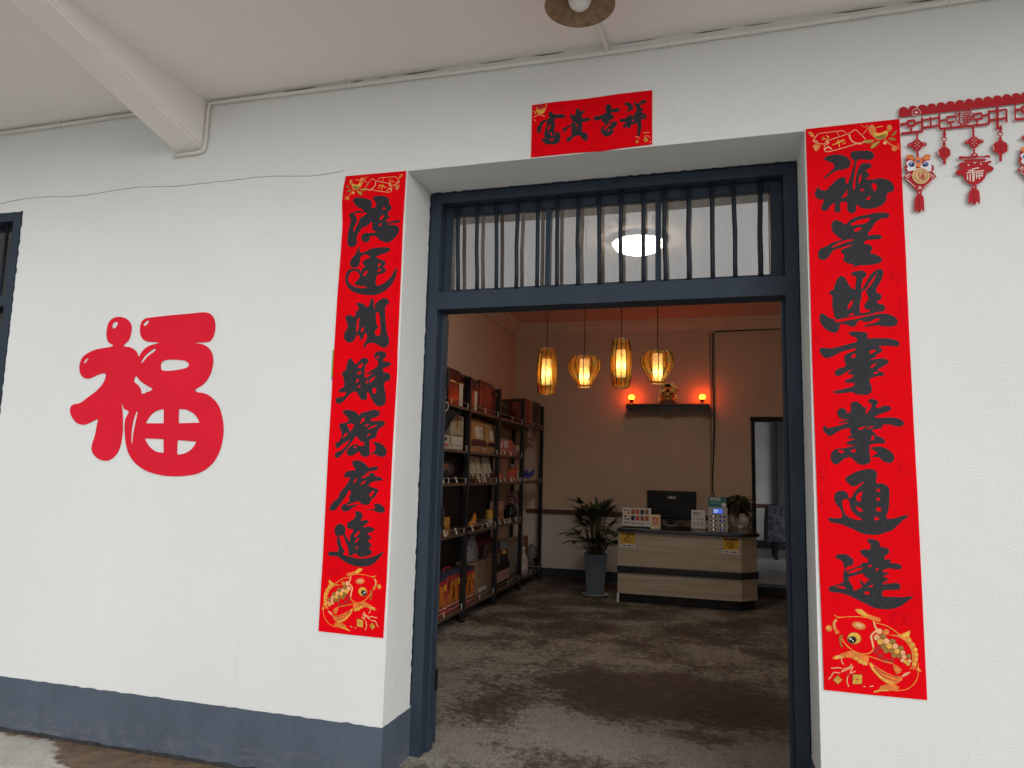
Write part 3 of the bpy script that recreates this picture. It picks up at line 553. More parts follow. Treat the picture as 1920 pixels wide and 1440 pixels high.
ch('ye', CF, '408,180 420,145 455,130 490,145 505,175 535,165 540,120 535,90 565,70 610,72 650,105 672,130 695,110 685,160 690,190 718,150 735,130 735,90 708,70 715,45 750,42 785,55 805,85 780,110 800,130 850,110 900,108 928,130 915,155 860,175 770,215 830,225 930,220 1010,235 1052,270 1035,300 990,308 920,290 850,292 835,325 790,330 745,345 770,370 790,395 840,415 870,445 860,470 800,470 740,480 720,500 720,560 730,640 700,668 650,678 600,660 550,615 530,600 470,625 420,665 380,670 350,635 348,580 375,535 420,520 480,515 540,500 575,490 510,482 500,460 560,435 580,425 520,420 505,405 545,395 530,350 535,325 480,330 410,360 350,398 310,385 275,345 275,315 290,295 310,320 370,312 450,292 520,265 420,275 460,255 530,235 480,240 430,225|415,545 440,530 480,550 445,565|535,545 570,525 585,530 582,558|612,325 660,310 690,303 650,335 620,340|690,328 730,308 765,305 730,325|722,440 745,425 735,400 760,395 770,415 750,440', '725,515 790,500 860,510 920,545 955,590 950,640 910,660 850,640 810,605 740,600 780,575 790,560 760,535')
ch('tong', CF, '485,815 520,780 600,740 690,718 760,722 790,755 788,800 785,850 850,858 900,890 912,940 910,1010 905,1100 885,1160 890,1195 960,1190 1030,1170 1095,1158 1070,1190 1030,1220 980,1270 940,1305 870,1330 800,1350 720,1350 640,1335 570,1300 500,1270 430,1245 350,1230 325,1205 330,1185 390,1190 450,1185 455,1140 430,1090 390,1040 380,990 395,945 440,925 490,935 512,965 525,1000 545,990 575,940 620,890 670,840 640,850 600,875 560,885 520,860|455,1030 490,1005 522,1020 528,1060 550,1120 600,1170 650,1203 600,1208 540,1188 490,1158 465,1090|592,985 615,950 650,935 650,960 632,990 640,1025 600,1025|592,1075 640,1100 655,1115 640,1130 605,1115|782,920 815,905 822,935 800,935|780,1005 815,990 820,1020 800,1022|780,1105 800,1085 828,1090 830,1120 800,1125|765,1205 775,1175 815,1195 790,1210')
ch('da', CG, '588,55 615,45 660,52 690,70 698,105 740,115 768,130 765,165 735,185 740,215 770,208 785,225 775,240 830,245 870,262 868,290 820,292 770,285 720,300 725,315 760,318 762,332 720,350 755,365 755,385 725,395 770,410 830,402 862,425 855,455 800,462 730,465 715,490 725,515 790,518 860,520 965,515 940,540 900,570 850,600 780,618 720,618 650,608 590,580 520,545 450,510 380,488 300,478 278,460 285,435 320,425 370,408 398,390 395,340 405,290 395,240 370,215 335,200 340,175 380,167 430,175 470,205 480,240 460,262 425,275 418,310 470,285 530,262 560,235 590,240 600,215 570,190 545,170 535,140 570,130 610,130 620,95|332,434 370,427 408,437 416,453 380,449|442,356 480,347 550,327 578,357 598,367 614,380 590,386 580,408 555,398 522,372 545,420 556,430 520,453 482,466 472,430 447,392|436,322 480,293 548,277 552,290 500,313 440,328|600,262 625,255 632,265 605,275|655,295 680,285 690,290 665,305|718,405 745,395 760,410 730,415|605,432 635,418 638,435 615,440|565,490 590,470 612,490 600,500')
ch('fu2', CH, '360,400 375,375 410,378 430,405 500,408 580,410 588,435 570,460 500,462 440,475 450,520 455,570 440,620 450,650 500,655 525,690 525,750 500,800 440,825 380,820 340,830 300,800 260,760 310,740 300,700 310,640 330,570 345,510 310,520 280,550 265,600 250,655 225,668 202,650 205,600 230,550 270,500 330,480 375,455 365,430|348,600 385,548 394,560 367,618 357,645|385,690 400,650 415,680 410,700|370,760 430,740 415,775|440,680 465,675 460,695')
ch('gui', CH, '660,415 690,405 700,425 735,405 740,345 765,325 795,345 800,370 850,355 865,370 830,405 825,440 830,465 890,455 940,465 940,490 900,505 840,515 825,540 830,620 820,650 870,660 905,700 900,755 880,775 840,760 800,710 750,705 690,735 660,780 630,790 612,765 615,735 660,715 680,690 675,640 685,580 660,580 610,620 575,655 555,640 565,605 620,575 680,540 690,510 670,470|702,525 738,515 730,533|737,562 764,543 768,560 747,574|747,602 770,592 774,605')
ch('ji', CH, '1150,300 1170,275 1210,272 1230,295 1235,335 1290,325 1340,325 1340,365 1300,380 1240,385 1225,410 1260,420 1262,460 1220,490 1190,520 1240,510 1300,510 1310,550 1280,590 1250,620 1262,660 1230,690 1180,715 1130,705 1090,660 1085,610 1110,580 1150,540 1120,520 1090,490 1100,470 1040,495 1000,490 985,460 1000,435 1060,430 1130,400 1155,385|1117,605 1150,573 1200,538 1245,533 1210,560 1160,608 1122,626|1170,630 1210,610 1215,625 1185,645')
ch('xiang', CH, '1405,270 1430,245 1480,248 1520,280 1535,320 1510,355 1460,365 1410,392 1450,350 1470,325 1440,290', '1550,235 1570,240 1590,265 1620,240 1660,215 1710,212 1715,240 1670,270 1630,300 1640,325 1670,320 1660,355 1650,385 1690,400 1720,440 1700,470 1650,480 1640,510 1650,560 1640,620 1620,700 1590,712 1590,650 1595,560 1580,535 1530,550 1510,540 1500,580 1470,605 1440,580 1410,600 1390,580 1410,540 1440,520 1400,520 1360,515 1345,490 1370,470 1420,465 1460,430 1500,410 1520,440 1550,400 1580,350 1570,310 1550,270|1522,500 1545,472 1550,490 1532,512|1640,440 1665,430 1660,450|1625,280 1665,250 1670,255 1635,285')
PY = -0.0045                     # front face of the pasted paper
def paper(name, label, cat, edge, mt=M_RED, group=None):
    lp = [(lambda q: (q.x, q.z))(P(*p)) for p in edge]
    xs = [p[0] for p in lp]; zs = [p[1] for p in lp]
    t = thing(name, label, cat, ((min(xs) + max(xs)) / 2, 0, min(zs)), group)
    MB().plate([lp], PY, -0.0008).build('paper_sheet', mt, t); return t
def ink(t, keys):
    for k in keys:
        crop, polys = INK[k]; m = MB()
        for st in polys:
            loops = [[crop2wall(crop, *p) for p in cr(parse(s_), 3 if i == 0 else 2)] for i, s_ in enumerate(st.split('|'))]
            m.plate(loops, PY - 0.0008, PY - 0.0002)
        m.build('character', M_INK, t)
lc = paper('paper_couplet', 'tall red paper couplet with black brush characters, pasted between the red cutout and the doorway', 'couplet',
    parse('649,331 700,326.5 762,321 756,420 752,520 746,652 745,700 737,830 731,960 725,1090 719,1196 660,1190 598,1183 602,1110 606,1050 611,950 616,850 622,750 627,660 633,560 640,470 643,420 642,380 645,350'))
ink(lc, ('hong', 'yun', 'kai', 'cai', 'yuan', 'guang', 'jin'))
rc_ = paper('paper_couplet', 'tall red paper couplet with black brush characters, pasted beside the hanging lattice garland', 'couplet',
    parse('1510.5,243 1600,233 1686,224 1692,360 1698,480 1705,640 1713,800 1721,950 1728,1100 1738,1312 1640,1303 1545,1293 1541,1180 1536,1060 1532,940 1528,820 1523,680 1518,500 1514,360'))
ink(rc_, ('fu', 'xing', 'zhao', 'shi', 'ye', 'tong', 'da'))
bn = paper('paper_banner', 'short horizontal red paper banner with four black brush characters above the doorway', 'banner',
    parse('998,198 1010,196.5 1040,192 1100,186 1160,177 1223,170 1223,220 1223,271 1160,279 1130,284 1080,287 1040,291 996,295.5 997,250'))
ink(bn, ('fu2', 'gui', 'ji', 'xiang'))
# the koi and flower prints: thin layers of coloured ink.  mp maps (crop u,v) to wall (x,z)
class Print:
    def __init__(s, mp): s.mp = mp; s.m = MB(); s.k = 0
    def poly(s, pts, mi, sm=2):
        pts = cr(pts, sm) if sm > 1 else pts
        q = [s.mp(*p) for p in pts]; s.k += 1
        a = sum(q[i - 1][0] * q[i][1] - q[i][0] * q[i - 1][1] for i in range(len(q)))
        s.m.plate([q if a > 0 else q[::-1]], PY - 0.0002 - 0.00002 * s.k, PY - 0.0001, mi)
    def line(s, pts, wd, mi): s.poly(ribbon(cr(pts, 4, False), wd), mi, 1)
    def disc(s, cx, cy, rx, ry, mi, rot=0): s.poly(ellipse(cx, cy, rx, ry, 16, rot), mi, 1)
PM = [M_GOLD, M_ORANGE, M_PEACH, M_DGOLD, M_DRED, M_BLACK, M_WHITE]
def koi(p):
    for u, v, r in ((700, 1000, 26), (740, 1040, 24), (660, 960, 24), (690, 930, 22), (790, 1040, 22)): p.disc(u, v, r, r * .9, 4)
    p.poly(parse('490,622 545,620 600,660 690,690 700,705 690,722 620,697 550,676'), 1); p.poly(parse('492,624 545,624 575,655 600,672 555,668'), 0)
    p.poly(parse('760,828 860,825 920,800 945,795 935,845 965,890 1000,960 1005,1040 975,1110 960,1100 970,1040 955,960 900,880 840,845'), 1)
    for u, v, r in ((935, 870, 16), (965, 910, 17), (985, 950, 17), (993, 990, 16), (990, 1030, 15), (980, 1065, 13)): p.disc(u, v, r, r, 0)
    p.poly(parse('870,830 920,805 942,798 930,840 900,845'), 0)
    cols = (2, 1, 2, 3, 0, 2, 3, 3, 0, 2, 3, 3, 3, 0, 2, 3, 3, 2, 3, 2, 0, 2, 0)
    pos = ((690, 800), (745, 805), (670, 850), (722, 845), (697, 885), (747, 882), (797, 885), (725, 922), (770, 920), (820, 922), (865, 940), (745, 955), (790, 958), (835, 962), (882, 975), (810, 995), (850, 1000), (892, 1008), (930, 1002), (880, 1037), (907, 1047), (937, 1042), (925, 1066))
    for (u, v), c in zip(pos, cols):
        r = 26 - 10 * max(0, (v - 900)) / 170; p.disc(u, v, r + 2.5, r + 1, 4); p.disc(u, v, r - 1, r - 2, c)
    p.poly(parse('305,1015 350,995 400,975 470,958 540,990 600,1000 600,1050 590,1080 545,1065 500,1035 440,1012 380,1020 330,1028'), 1)
    for u, v, r in ((345, 1010, 20), (380, 1008, 17), (500, 1022, 18), (535, 1045, 20), (570, 1060, 20)): p.disc(u, v, r, r * .7, 0)
    p.poly(parse('610,1052 660,1085 720,1120 800,1160 870,1170 870,1200 800,1240 735,1215 670,1160 620,1100'), 1)
    p.line(parse('615,1060 660,1130 720,1190 800,1225'), 16, 0); p.line(parse('650,1085 720,1140 840,1180'), 7, 4); p.line(parse('640,1090 710,1160 820,1205'), 7, 4)
    p.poly(parse('700,1245 780,1230 850,1250 830,1280 700,1290 640,1298 690,1270'), 1); p.line(parse('645,1295 700,1280 760,1280'), 12, 0)
    p.poly(parse('800,1065 875,1112 830,1150'), 1); p.poly(parse('1000,1085 1035,1130 990,1115'), 1); p.poly(parse('870,1170 900,1140 945,1130 910,1160'), 2)
    for pts, wd, c in (('345,690 420,681 520,680 600,690 645,712', 4, 0), ('665,730 760,760 860,830 930,900 960,980 960,1075 940,1110', 5, 0), ('600,1000 700,1035 800,1062', 5, 0), ('1008,1060 1000,1180 930,1265 820,1286', 4, 0),
        ('645,715 650,760 665,790 630,818 616,850 640,900 642,940 612,975 560,985 500,970 440,930 400,885 382,855', 6, 0), ('645,718 655,760 668,788 640,815 622,840 634,890 640,930', 15, 2), ('340,702 318,735 328,780 350,808', 24, 1), ('338,704 322,735 330,770', 9, 2), ('393,835 368,848 384,928', 13, 3), ('320,668 350,682 385,686', 5, 0)):
        p.line(parse(pts), wd, c)
    p.disc(278, 775, 26, 26, 1); p.disc(272, 768, 14, 14, 0); p.disc(345, 808, 17, 15, 1)
    p.disc(522, 752, 58, 31, 1, 0.25); p.disc(525, 750, 36, 16, 2, 0.25)
    p.disc(485, 855, 57, 48, 3, 0.2); p.disc(485, 855, 52, 44, 0, 0.2); p.disc(470, 868, 38, 32, 3); p.disc(468, 868, 33, 28, 5); p.disc(456, 860, 9, 9, 6); p.disc(475, 876, 6, 6, 6)
    for pts in ('340,1000 375,1010 385,1050 400,1070', '380,1130 400,1105 440,1095 465,1065', '380,1130 440,1105 472,1085 465,1110', '295,1097 320,1100 350,1096 380,1100', '465,1110 450,1140 495,1125', '300,1160 320,1135 370,1140', '275,1190 300,1165', '430,1170 440,1150 425,1200 440,1250', '560,1250 575,1250', '610,1250 640,1245'): p.line(parse(pts), 8, 2)
    p.poly(ellipse(510, 1190, 56, 56, 4, 0.785), 3, 1); p.poly(ellipse(510, 1190, 49, 49, 4, 0.785), 0, 1); p.poly(ellipse(350, 1195, 38, 38, 4), 3, 1); p.poly(ellipse(350, 1195, 31, 31, 4), 0, 1)
    for u, v, r in ((510, 1190, 11), (350, 1195, 8)):
        for k in range(6): p.disc(u + 2 * r * math.cos(k * 1.05), v + 2 * r * math.sin(k * 1.05), r * .55, r * .55, 3)
        p.disc(u, v, r * .8, r * .8, 4)
def topfan(p):
    for pts, wd, c in (('280,220 480,152 530,122 562,127 640,205', 6, 2), ('280,220 266,296 322,310 560,242 620,232', 6, 2), ('490,158 500,200 540,235 600,241', 13, 2), ('215,150 380,130 430,125 460,145', 5, 2), ('215,150 165,213 200,238 275,245', 6, 2), ('380,132 388,158 400,175', 8, 1),
        ('805,200 860,248 922,282', 13, 1), ('640,75 655,100 615,155', 4, 2), ('595,70 620,90 650,85', 5, 1), ('925,235 938,300', 5, 1), ('340,252 395,232 450,212', 8, 0), ('388,206 396,240 404,272', 8, 0), ('372,232 440,206', 6, 0), ('430,245 460,234', 6, 0), ('232,212 262,180 240,205 275,195', 8, 0), ('280,170 305,182 285,205', 7, 0), ('268,296 300,270 330,292', 12, 2), ('280,222 305,230 285,250', 10, 2), ('170,212 200,222 205,240', 9, 2)):
        p.line(parse(pts), wd, c)
    p.poly(parse('115,140 150,138 178,175 150,180'), 1); p.poly(parse('160,255 215,250 232,264 190,312'), 1); p.line(parse('165,262 185,300'), 4, 2); p.line(parse('190,255 190,305'), 4, 2)
    p.poly(parse('663,95 690,70 722,92 728,140 692,168 670,142'), 1); p.poly(parse('830,80 862,73 874,110 850,138 832,122'), 1)
    p.poly(parse('698,165 725,140 760,150 790,138 830,123 836,160 810,192 770,207 730,202'), 0); p.poly(parse('715,180 760,170 825,150 805,190 770,203 735,200'), 3)
    p.line(parse('735,95 760,90 790,85'), 7, 0); p.line(parse('670,100 690,90 715,100'), 5, 2); p.line(parse('840,90 860,85 866,110'), 5, 2)
    for pts in ('605,225 650,208 712,212 670,242', '680,285 700,240 768,218 730,268', '835,197 880,188 912,210 870,214', '865,170 890,140 917,123 900,162'): p.poly(parse(pts), 3); 
    p.line(parse('612,225 660,222 705,214'), 8, 0); p.line(parse('688,278 720,248 760,222'), 8, 0)
    p.disc(895, 285, 26, 24, 1); p.disc(810, 236, 17, 14, 2)
LW = (P(1511, 243).x, P(1686, 224).x)
pr = Print(lambda u, v: crop2wall(CG, u, v)); koi(pr); pr.m.build('printed_koi', PM, rc_)
pr = Print(lambda u, v: crop2wall(CD, u, v)); topfan(pr); pr.m.build('printed_blossom', PM, rc_)
_er = crop2wall(CG, 468, 868); _el = (lambda q: (q.x, q.z))(P(590 + 385 / 4.115, 860 + 1035 / 4.115))
pr = Print(lambda u, v: (lambda q: (_el[0] - (q[0] - _er[0]) * 0.93, _el[1] + (q[1] - _er[1]) * 0.95))(crop2wall(CG, u, v))); koi(pr); pr.m.build('printed_koi', PM, lc)
_fr = crop2wall(CD, 770, 165); _fl = (lambda q: (q.x, q.z))(P(590 + 325 / 4.115, 310 + 165 / 4.115))
pr = Print(lambda u, v: (lambda q: (_fl[0] - (q[0] - _fr[0]) * 0.92, _fl[1] + (q[1] - _fr[1]) * 0.92))(crop2wall(CD, u, v))); topfan(pr); pr.m.build('printed_blossom', PM, lc)
pr = Print(lambda u, v: crop2wall(CH, u, v))
pr.poly(parse('190,300 215,320 300,320 325,285 328,330 300,390 240,408 195,380'), 1); pr.poly(parse('195,345 230,355 270,350 310,330 295,385 245,402 205,385'), 0); pr.poly(parse('215,290 260,275 300,300 265,335 225,330'), 4)
for st in ('150,360 180,380 165,400', '150,450 200,420 255,415 310,440', '165,480 185,500', '320,270 345,290'): pr.line(parse(st), 9, 2)
for u, v, r in ((1585, 785, 24), (1705, 760, 34)): pr.poly(ellipse(u, v, r, r, 4), 0, 1); pr.poly(ellipse(u, v, r * .6, r * .6, 4), 3, 1)
for st in ('1670,665 1760,660', '1680,712 1740,708 1770,740', '1560,720 1610,720', '1755,800 1790,780', '1605,745 1625,740'): pr.line(parse(st), 7, 2)
pr.m.build('printed_blossom', PM, bn)
# faint tone-on-tone watermarks: gourds, seals and scrolls
PMF = [M_FAINT]
def faint(t, mp, spots):
    p = Print(mp)
    for kind, u, v, r in spots:
        if kind == 'g':
            for du, dv, k in ((0, 0, 1), (.1, -1.3, .62)): p.poly(ribbon(ellipse(u + du * r, v + dv * r, r * k, r * k * .9, 20) + [(u + du * r + r * k, v + dv * r)], r * .10), 0, 1)
            p.line([(u + .2 * r, v - 1.9 * r), (u + .7 * r, v - 2.3 * r), (u + 1.1 * r, v - 2.0 * r)], r * .1, 0); p.disc(u, v, r * .35, r * .3, 0)
        elif kind == 's':
            for k in range(4): p.poly(ellipse(u, v + k * r * 2.6, r, r, 4, .785), 0, 1)
        else:
            for k in range(3): p.line([(u + r * 1.2 * math.cos(a) * (1 - .25 * k), v + r * math.sin(a) * (1 - .25 * k)) for a in np.linspace(.3 + k, 4.2 + k, 12)], r * .12, 0)
    p.m.build('watermark', PMF, t)['kind'] = 'stuff'
faint(rc_, lambda u, v: crop2wall(CF, u, v), [('g', 265, 800, 55), ('s', 262, 930, 14), ('c', 1060, 700, 60)])
faint(rc_, lambda u, v: crop2wall(CE, u, v), [('c', 1050, 90, 50), ('s', 1092, 320, 15), ('c', 235, 740, 22), ('g', 1080, 180, 30)])
faint(rc_, lambda u, v: crop2wall(CG, u, v), [('c', 840, 690, 60), ('c', 930, 700, 50), ('c', 262, 1150, 14)])
faint(lc, lambda u, v: crop2wall(CC, u, v), [('g', 555, 60, 24), ('s', 565, 130, 9), ('c', 140, 870, 30), ('c', 200, 860, 26)])
faint(lc, lambda u, v: crop2wall(CA, u, v), [('c', 640, 740, 22), ('s', 655, 560, 7)])
faint(bn, lambda u, v: crop2wall(CH, u, v), [('c', 200, 870, 60), ('g', 1750, 480, 40), ('s', 1755, 540, 10), ('c', 560, 310, 40)])
# scrap of an older green sticker showing behind the couplet
ost = thing('old_sticker', 'narrow scrap of green and blue sticker peeking from behind the couplet', 'sticker', (P(624, 713).x, 0, P(624, 713).z))
q = lambda l: [[(lambda a: (a.x, a.z))(P(*p)) for p in parse(l)]]
MB().plate(q('624,656 640,656 640,707 621,707'), -0.0006, 0.0).build('green_strip', mat('sticker_green', (0.12, 0.34, 0.02), 0.5), ost)
MB().plate(q('621,707.3 640,707.3 640,714 622,714'), -0.0006, 0.0).build('blue_strip', mat('sticker_blue', (0.05, 0.16, 0.55), 0.5), ost)
# red cut-paper character on the wall
CX = (110, 560, 4.0)
FU = '455,137 510,150 545,190 550,240 530,310 490,355 540,365 585,395 605,435 630,395 680,355 760,330 700,325 650,315 620,280 614,225 625,175 655,150 700,142 850,125 1000,112 1090,103 1140,115 1170,155 1178,215 1165,280 1140,318 1100,328 1020,332 1090,345 1140,385 1162,450 1155,520 1130,590 1085,645 1030,680 1040,700 1110,715 1170,760 1210,820 1235,920 1238,1020 1215,1130 1170,1220 1100,1285 1020,1318 900,1332 780,1325 670,1295 590,1245 535,1175 508,1090 498,980 505,900 530,850 495,825 478,785 470,755 482,850 485,950 480,1030 465,1110 435,1170 390,1208 340,1215 285,1190 252,1140 255,1090 275,1030 290,950 295,905 250,925 200,945 150,938 110,900 90,850 95,810 120,793 170,780 230,735 290,690 340,630 358,575 345,560 300,570 240,598 195,595 165,560 160,500 180,445 220,410 290,380 412,357 375,325 362,270 372,200 400,155'
FUH = ['585,580 610,612 650,642 702,672 702,686 670,700 627,715 620,680 595,645 567,622', '405,200 420,177 445,175 447,195 425,223 408,220', '640,195 660,170 682,165 675,185 650,207', '192,480 205,455 228,447 220,462 200,487', '625,470 660,420 715,378 733,380 720,398 670,435 630,485', '770,520 775,480 810,460 880,458 950,465 980,490 970,515 920,530 850,540 785,540', '548,1075 550,1000 562,920 585,850 596,852 580,930 562,1020 558,1082']
FUS = ['657,935 668,912 685,885 705,863 730,845 760,834 792,828 792,935', '905,828 935,829 960,832 990,845 1020,865 1040,888 1050,905 1060,930 903,935', '648,1048 790,1053 792,1157 760,1153 730,1145 703,1127 680,1105 660,1075', '895,1060 1037,1072 1020,1105 1000,1130 975,1148 950,1160 920,1168 890,1168']
fu_b = crop2wall(CX, 900, 1332)
fut = thing('paper_cutout', 'big red cut-paper good-fortune character stuck on the white wall', 'paper cutout', (P(275, 890).x, 0, fu_b[1]))
def flare(x, y, z):   # the loose lower corner stands off the wall
    d = max(0, (x + 2.35)) * max(0, 1.55 - z) * 0.09
    return (x, y - d, z)
MB().plate([[crop2wall(CX, *p) for p in cr(parse(FU), 3)]] + [[crop2wall(CX, *p) for p in cr(parse(s), 2)] for s in FUH] + [[crop2wall(CX, *p) for p in parse(s)] for s in FUS], -0.0042, -0.0022, fn=flare).build('cut_paper', M_RED2, fut)
per = MB()
for a, b in (((290, 692), (620, 698)), ((650, 703), (1030, 712)), ((668, 640), (640, 1080))):
    n = 26
    for i in range(n):
        u0, v0 = (a[k] + (b[k] - a[k]) * (i + .2) / n for k in (0, 1)); u1, v1 = (a[k] + (b[k] - a[k]) * (i + .65) / n for k in (0, 1))
        if (abs(u0 - 620) < 40 and v0 < 760) : continue
        per.plate([[crop2wall(CX, *p) for p in ribbon([(u0, v0), (u1, v1)], 2.6)]], -0.0046, -0.0041, fn=flare)
per.build('fold_perforation', M_DRED, fut)['kind'] = 'stuff'
#PART4
# ------------------------------------------------------------------ hanging paper lattice garland
CN = (1670, 160, 5.54)
def gw(u, v): return crop2wall(CN, u, v)
ga = thing('paper_garland', 'red cut-paper lattice garland with dragon, lantern and tassel pendants on the wall', 'garland', (gw(700, 460)[0], 0, gw(700, 1330)[1]))
GY = -0.010
class Cut:
    def __init__(s, y=GY): s.m = MB(); s.k = 0; s.y = y
    def loops(s, ls, mi=0, lift=0.0):
        s.k += 1; y = s.y - lift - 0.00002 * s.k
        out = []
        for i, l in enumerate(ls):
            q = [gw(*p) for p in l]; a = sum(q[j - 1][0] * q[j][1] - q[j][0] * q[j - 1][1] for j in range(len(q)))
            out.append(q if (a > 0) == (i == 0) else q[::-1])
        s.m.plate(out, y - 0.0008, y, mi); return s
    def line(s, pts, wd, mi=0, lift=0.0, sm=0):
        p = parse(pts) if isinstance(pts, str) else pts
        return s.loops([ribbon(cr(p, sm, False) if sm else p, wd)], mi, lift)
    def poly(s, pts, mi=0, lift=0.0, sm=3): 
        p = parse(pts) if isinstance(pts, str) else pts
        return s.loops([cr(p, sm) if sm > 1 else p], mi, lift)
    def ring(s, cx, cy, r1x, r1y, r2x, r2y, mi=0, lift=0.0): return s.loops([ellipse(cx, cy, r1x, r1y, 24), ellipse(cx, cy, r2x, r2y, 24)], mi, lift)
    def disc(s, cx, cy, rx, ry, mi=0, lift=0.0): return s.loops([ellipse(cx, cy, rx, ry, 24)], mi, lift)
def sl(u): return 270 - (u - 80) * 0.1225            # slope of the top edge
b = Cut()
UE = 2150
top = []; u = 80
while u < UE:
    for k in range(7):
        a = math.pi * k / 6; top.append((u + 48 - 46 * math.cos(a), sl(u + 48) + 8 - 36 * math.sin(a)))
    u += 97
b.loops([[(80, 345)] + [(80, 300)] + top + [(UE, sl(UE) + 92)]])
b.ring(258, 297, 46, 40, 41, 35, 1, 0.001); b.poly('258,282 280,297 258,312 236,297', 1, 0.001, 1)
gm = b.m.build('scalloped_band', [M_RED3, M_CUT], ga)
lt = Cut()
def row(off, u0, u1, wd=11): lt.line([(u, sl(u) + off) for u in np.linspace(u0, u1, 6)], wd)
for o in (0, 1180):
    dy = -0.1225 * o
    def li(st, wd=12):
        q_ = [(u + o, v + dy) for u, v in parse(st)]
        for k_ in range(len(q_) - 1): lt.line([q_[k_], q_[k_ + 1]], wd * 1.6)
    li('95,420 170,410', 16); li('240,405 320,395', 14); li('100,515 325,490', 16); li('205,455 205,500', 14); li('100,350 100,515', 10) if o else None; li('318,345 320,500', 14)
    li('170,385 240,375 242,430 172,440 170,385', 16)
    li('320,375 490,350', 12); li('405,340 410,455', 12); li('325,455 495,430', 14); li('495,315 500,465', 14)
    li('500,465 1015,415', 14); li('500,380 580,372', 12); li('570,345 660,335', 14); li('575,400 655,390', 14); li('575,345 578,400', 12); li('615,400 620,450', 12)
    li('850,315 935,303', 14); li('853,370 935,358', 14); li('853,315 855,370', 12); li('935,300 938,370', 12); li('885,370 888,420', 12); li('935,330 1010,320', 12); li('1010,270 1012,415', 14)
    li('1012,290 1190,265', 12); li('1012,378 1190,355', 14); li('1095,240 1100,470', 18); li('1190,262 1192,400', 14)
    # round good-fortune medallion in the lattice
    c = (750 + o, 335 + dy)
    lt.loops([[(c[0] + 95 * math.cos(a), c[1] + 88 * math.sin(a)) for a in np.linspace(0, 2 * math.pi, 30)[:-1]], [(c[0] + 84 * math.cos(a), c[1] + 77 * math.sin(a)) for a in np.linspace(0, 2 * math.pi, 30)[:-1]]])
    for st in ('-70,-20 -20,-32', '-45,-60 -45,70', '-75,10 -55,-10', '-25,0 -15,15', '-10,-50 70,-60', '0,-30 60,-38', '0,-30 2,-5', '60,-38 62,-12', '2,-5 62,-12', '-5,15 75,5', '-5,15 0,65', '75,5 72,45', '35,10 35,65', '0,40 70,32', '0,65 50,60'): lt.line([(c[0] + u, c[1] + v) for u, v in parse(st)], 13)
    li('720,415 722,432', 14); li('765,412 768,430', 14)
lt.m.build('lattice', M_RED3, ga)
def knot(c, cx, cy):
    for du, dv, rx, ry in ((0, -30, 40, 30), (0, 32, 42, 30), (-30, -5, 38, 34), (30, -5, 38, 34), (-70, 0, 28, 22), (72, -8, 28, 22), (0, 0, 46, 40)): c.disc(cx + du, cy + dv, rx, ry)
    for du, dv in ((-18, -18), (18, -20), (-20, 16), (20, 14), (0, 0), (-75, 0), (76, -9), (0, -38), (0, 38)): c.disc(cx + du, cy + dv, 5, 5, 1, 0.002)
def tassel(c, cx, cy, h=210, ww=50):
    c.ring(cx, cy, 28, 25, 10, 9)
    c.poly([(cx - 20, cy + 15), (cx + 20, cy + 12), (cx + ww * .9, cy + 45), (cx + ww, cy + 90), (cx + ww + 4, cy + h - 12), (cx + ww - 14, cy + h - 12), (cx + ww - 18, cy + h - 30), (cx + 22, cy + h - 28), (cx + 16, cy + h - 10), (cx + 2, cy + h + 5), (cx - 14, cy + h - 10), (cx - 20, cy + h - 28), (cx - ww + 20, cy + h - 25), (cx - ww + 14, cy + h - 8), (cx - ww, cy + h - 10), (cx - ww, cy + 95), (cx - ww * .85, cy + 50)], 0, 0, 1)
    c.line([(cx + 4, cy + 50), (cx + 8, cy + h - 10)], 6, 2, 0.002)
M_CW = mat('print_white', (0.78, 0.76, 0.80), 0.6, 0.08); M_CB = mat('print_blue', (0.07, 0.13, 0.36), 0.6, 0.2)
PENM = [M_RED3, M_CUT, M_DRED, M_ORANGE, M_CW, M_CB, mat('print_pale_gold', (0.72, 0.50, 0.22), 0.5, 0.08), M_BLACK]
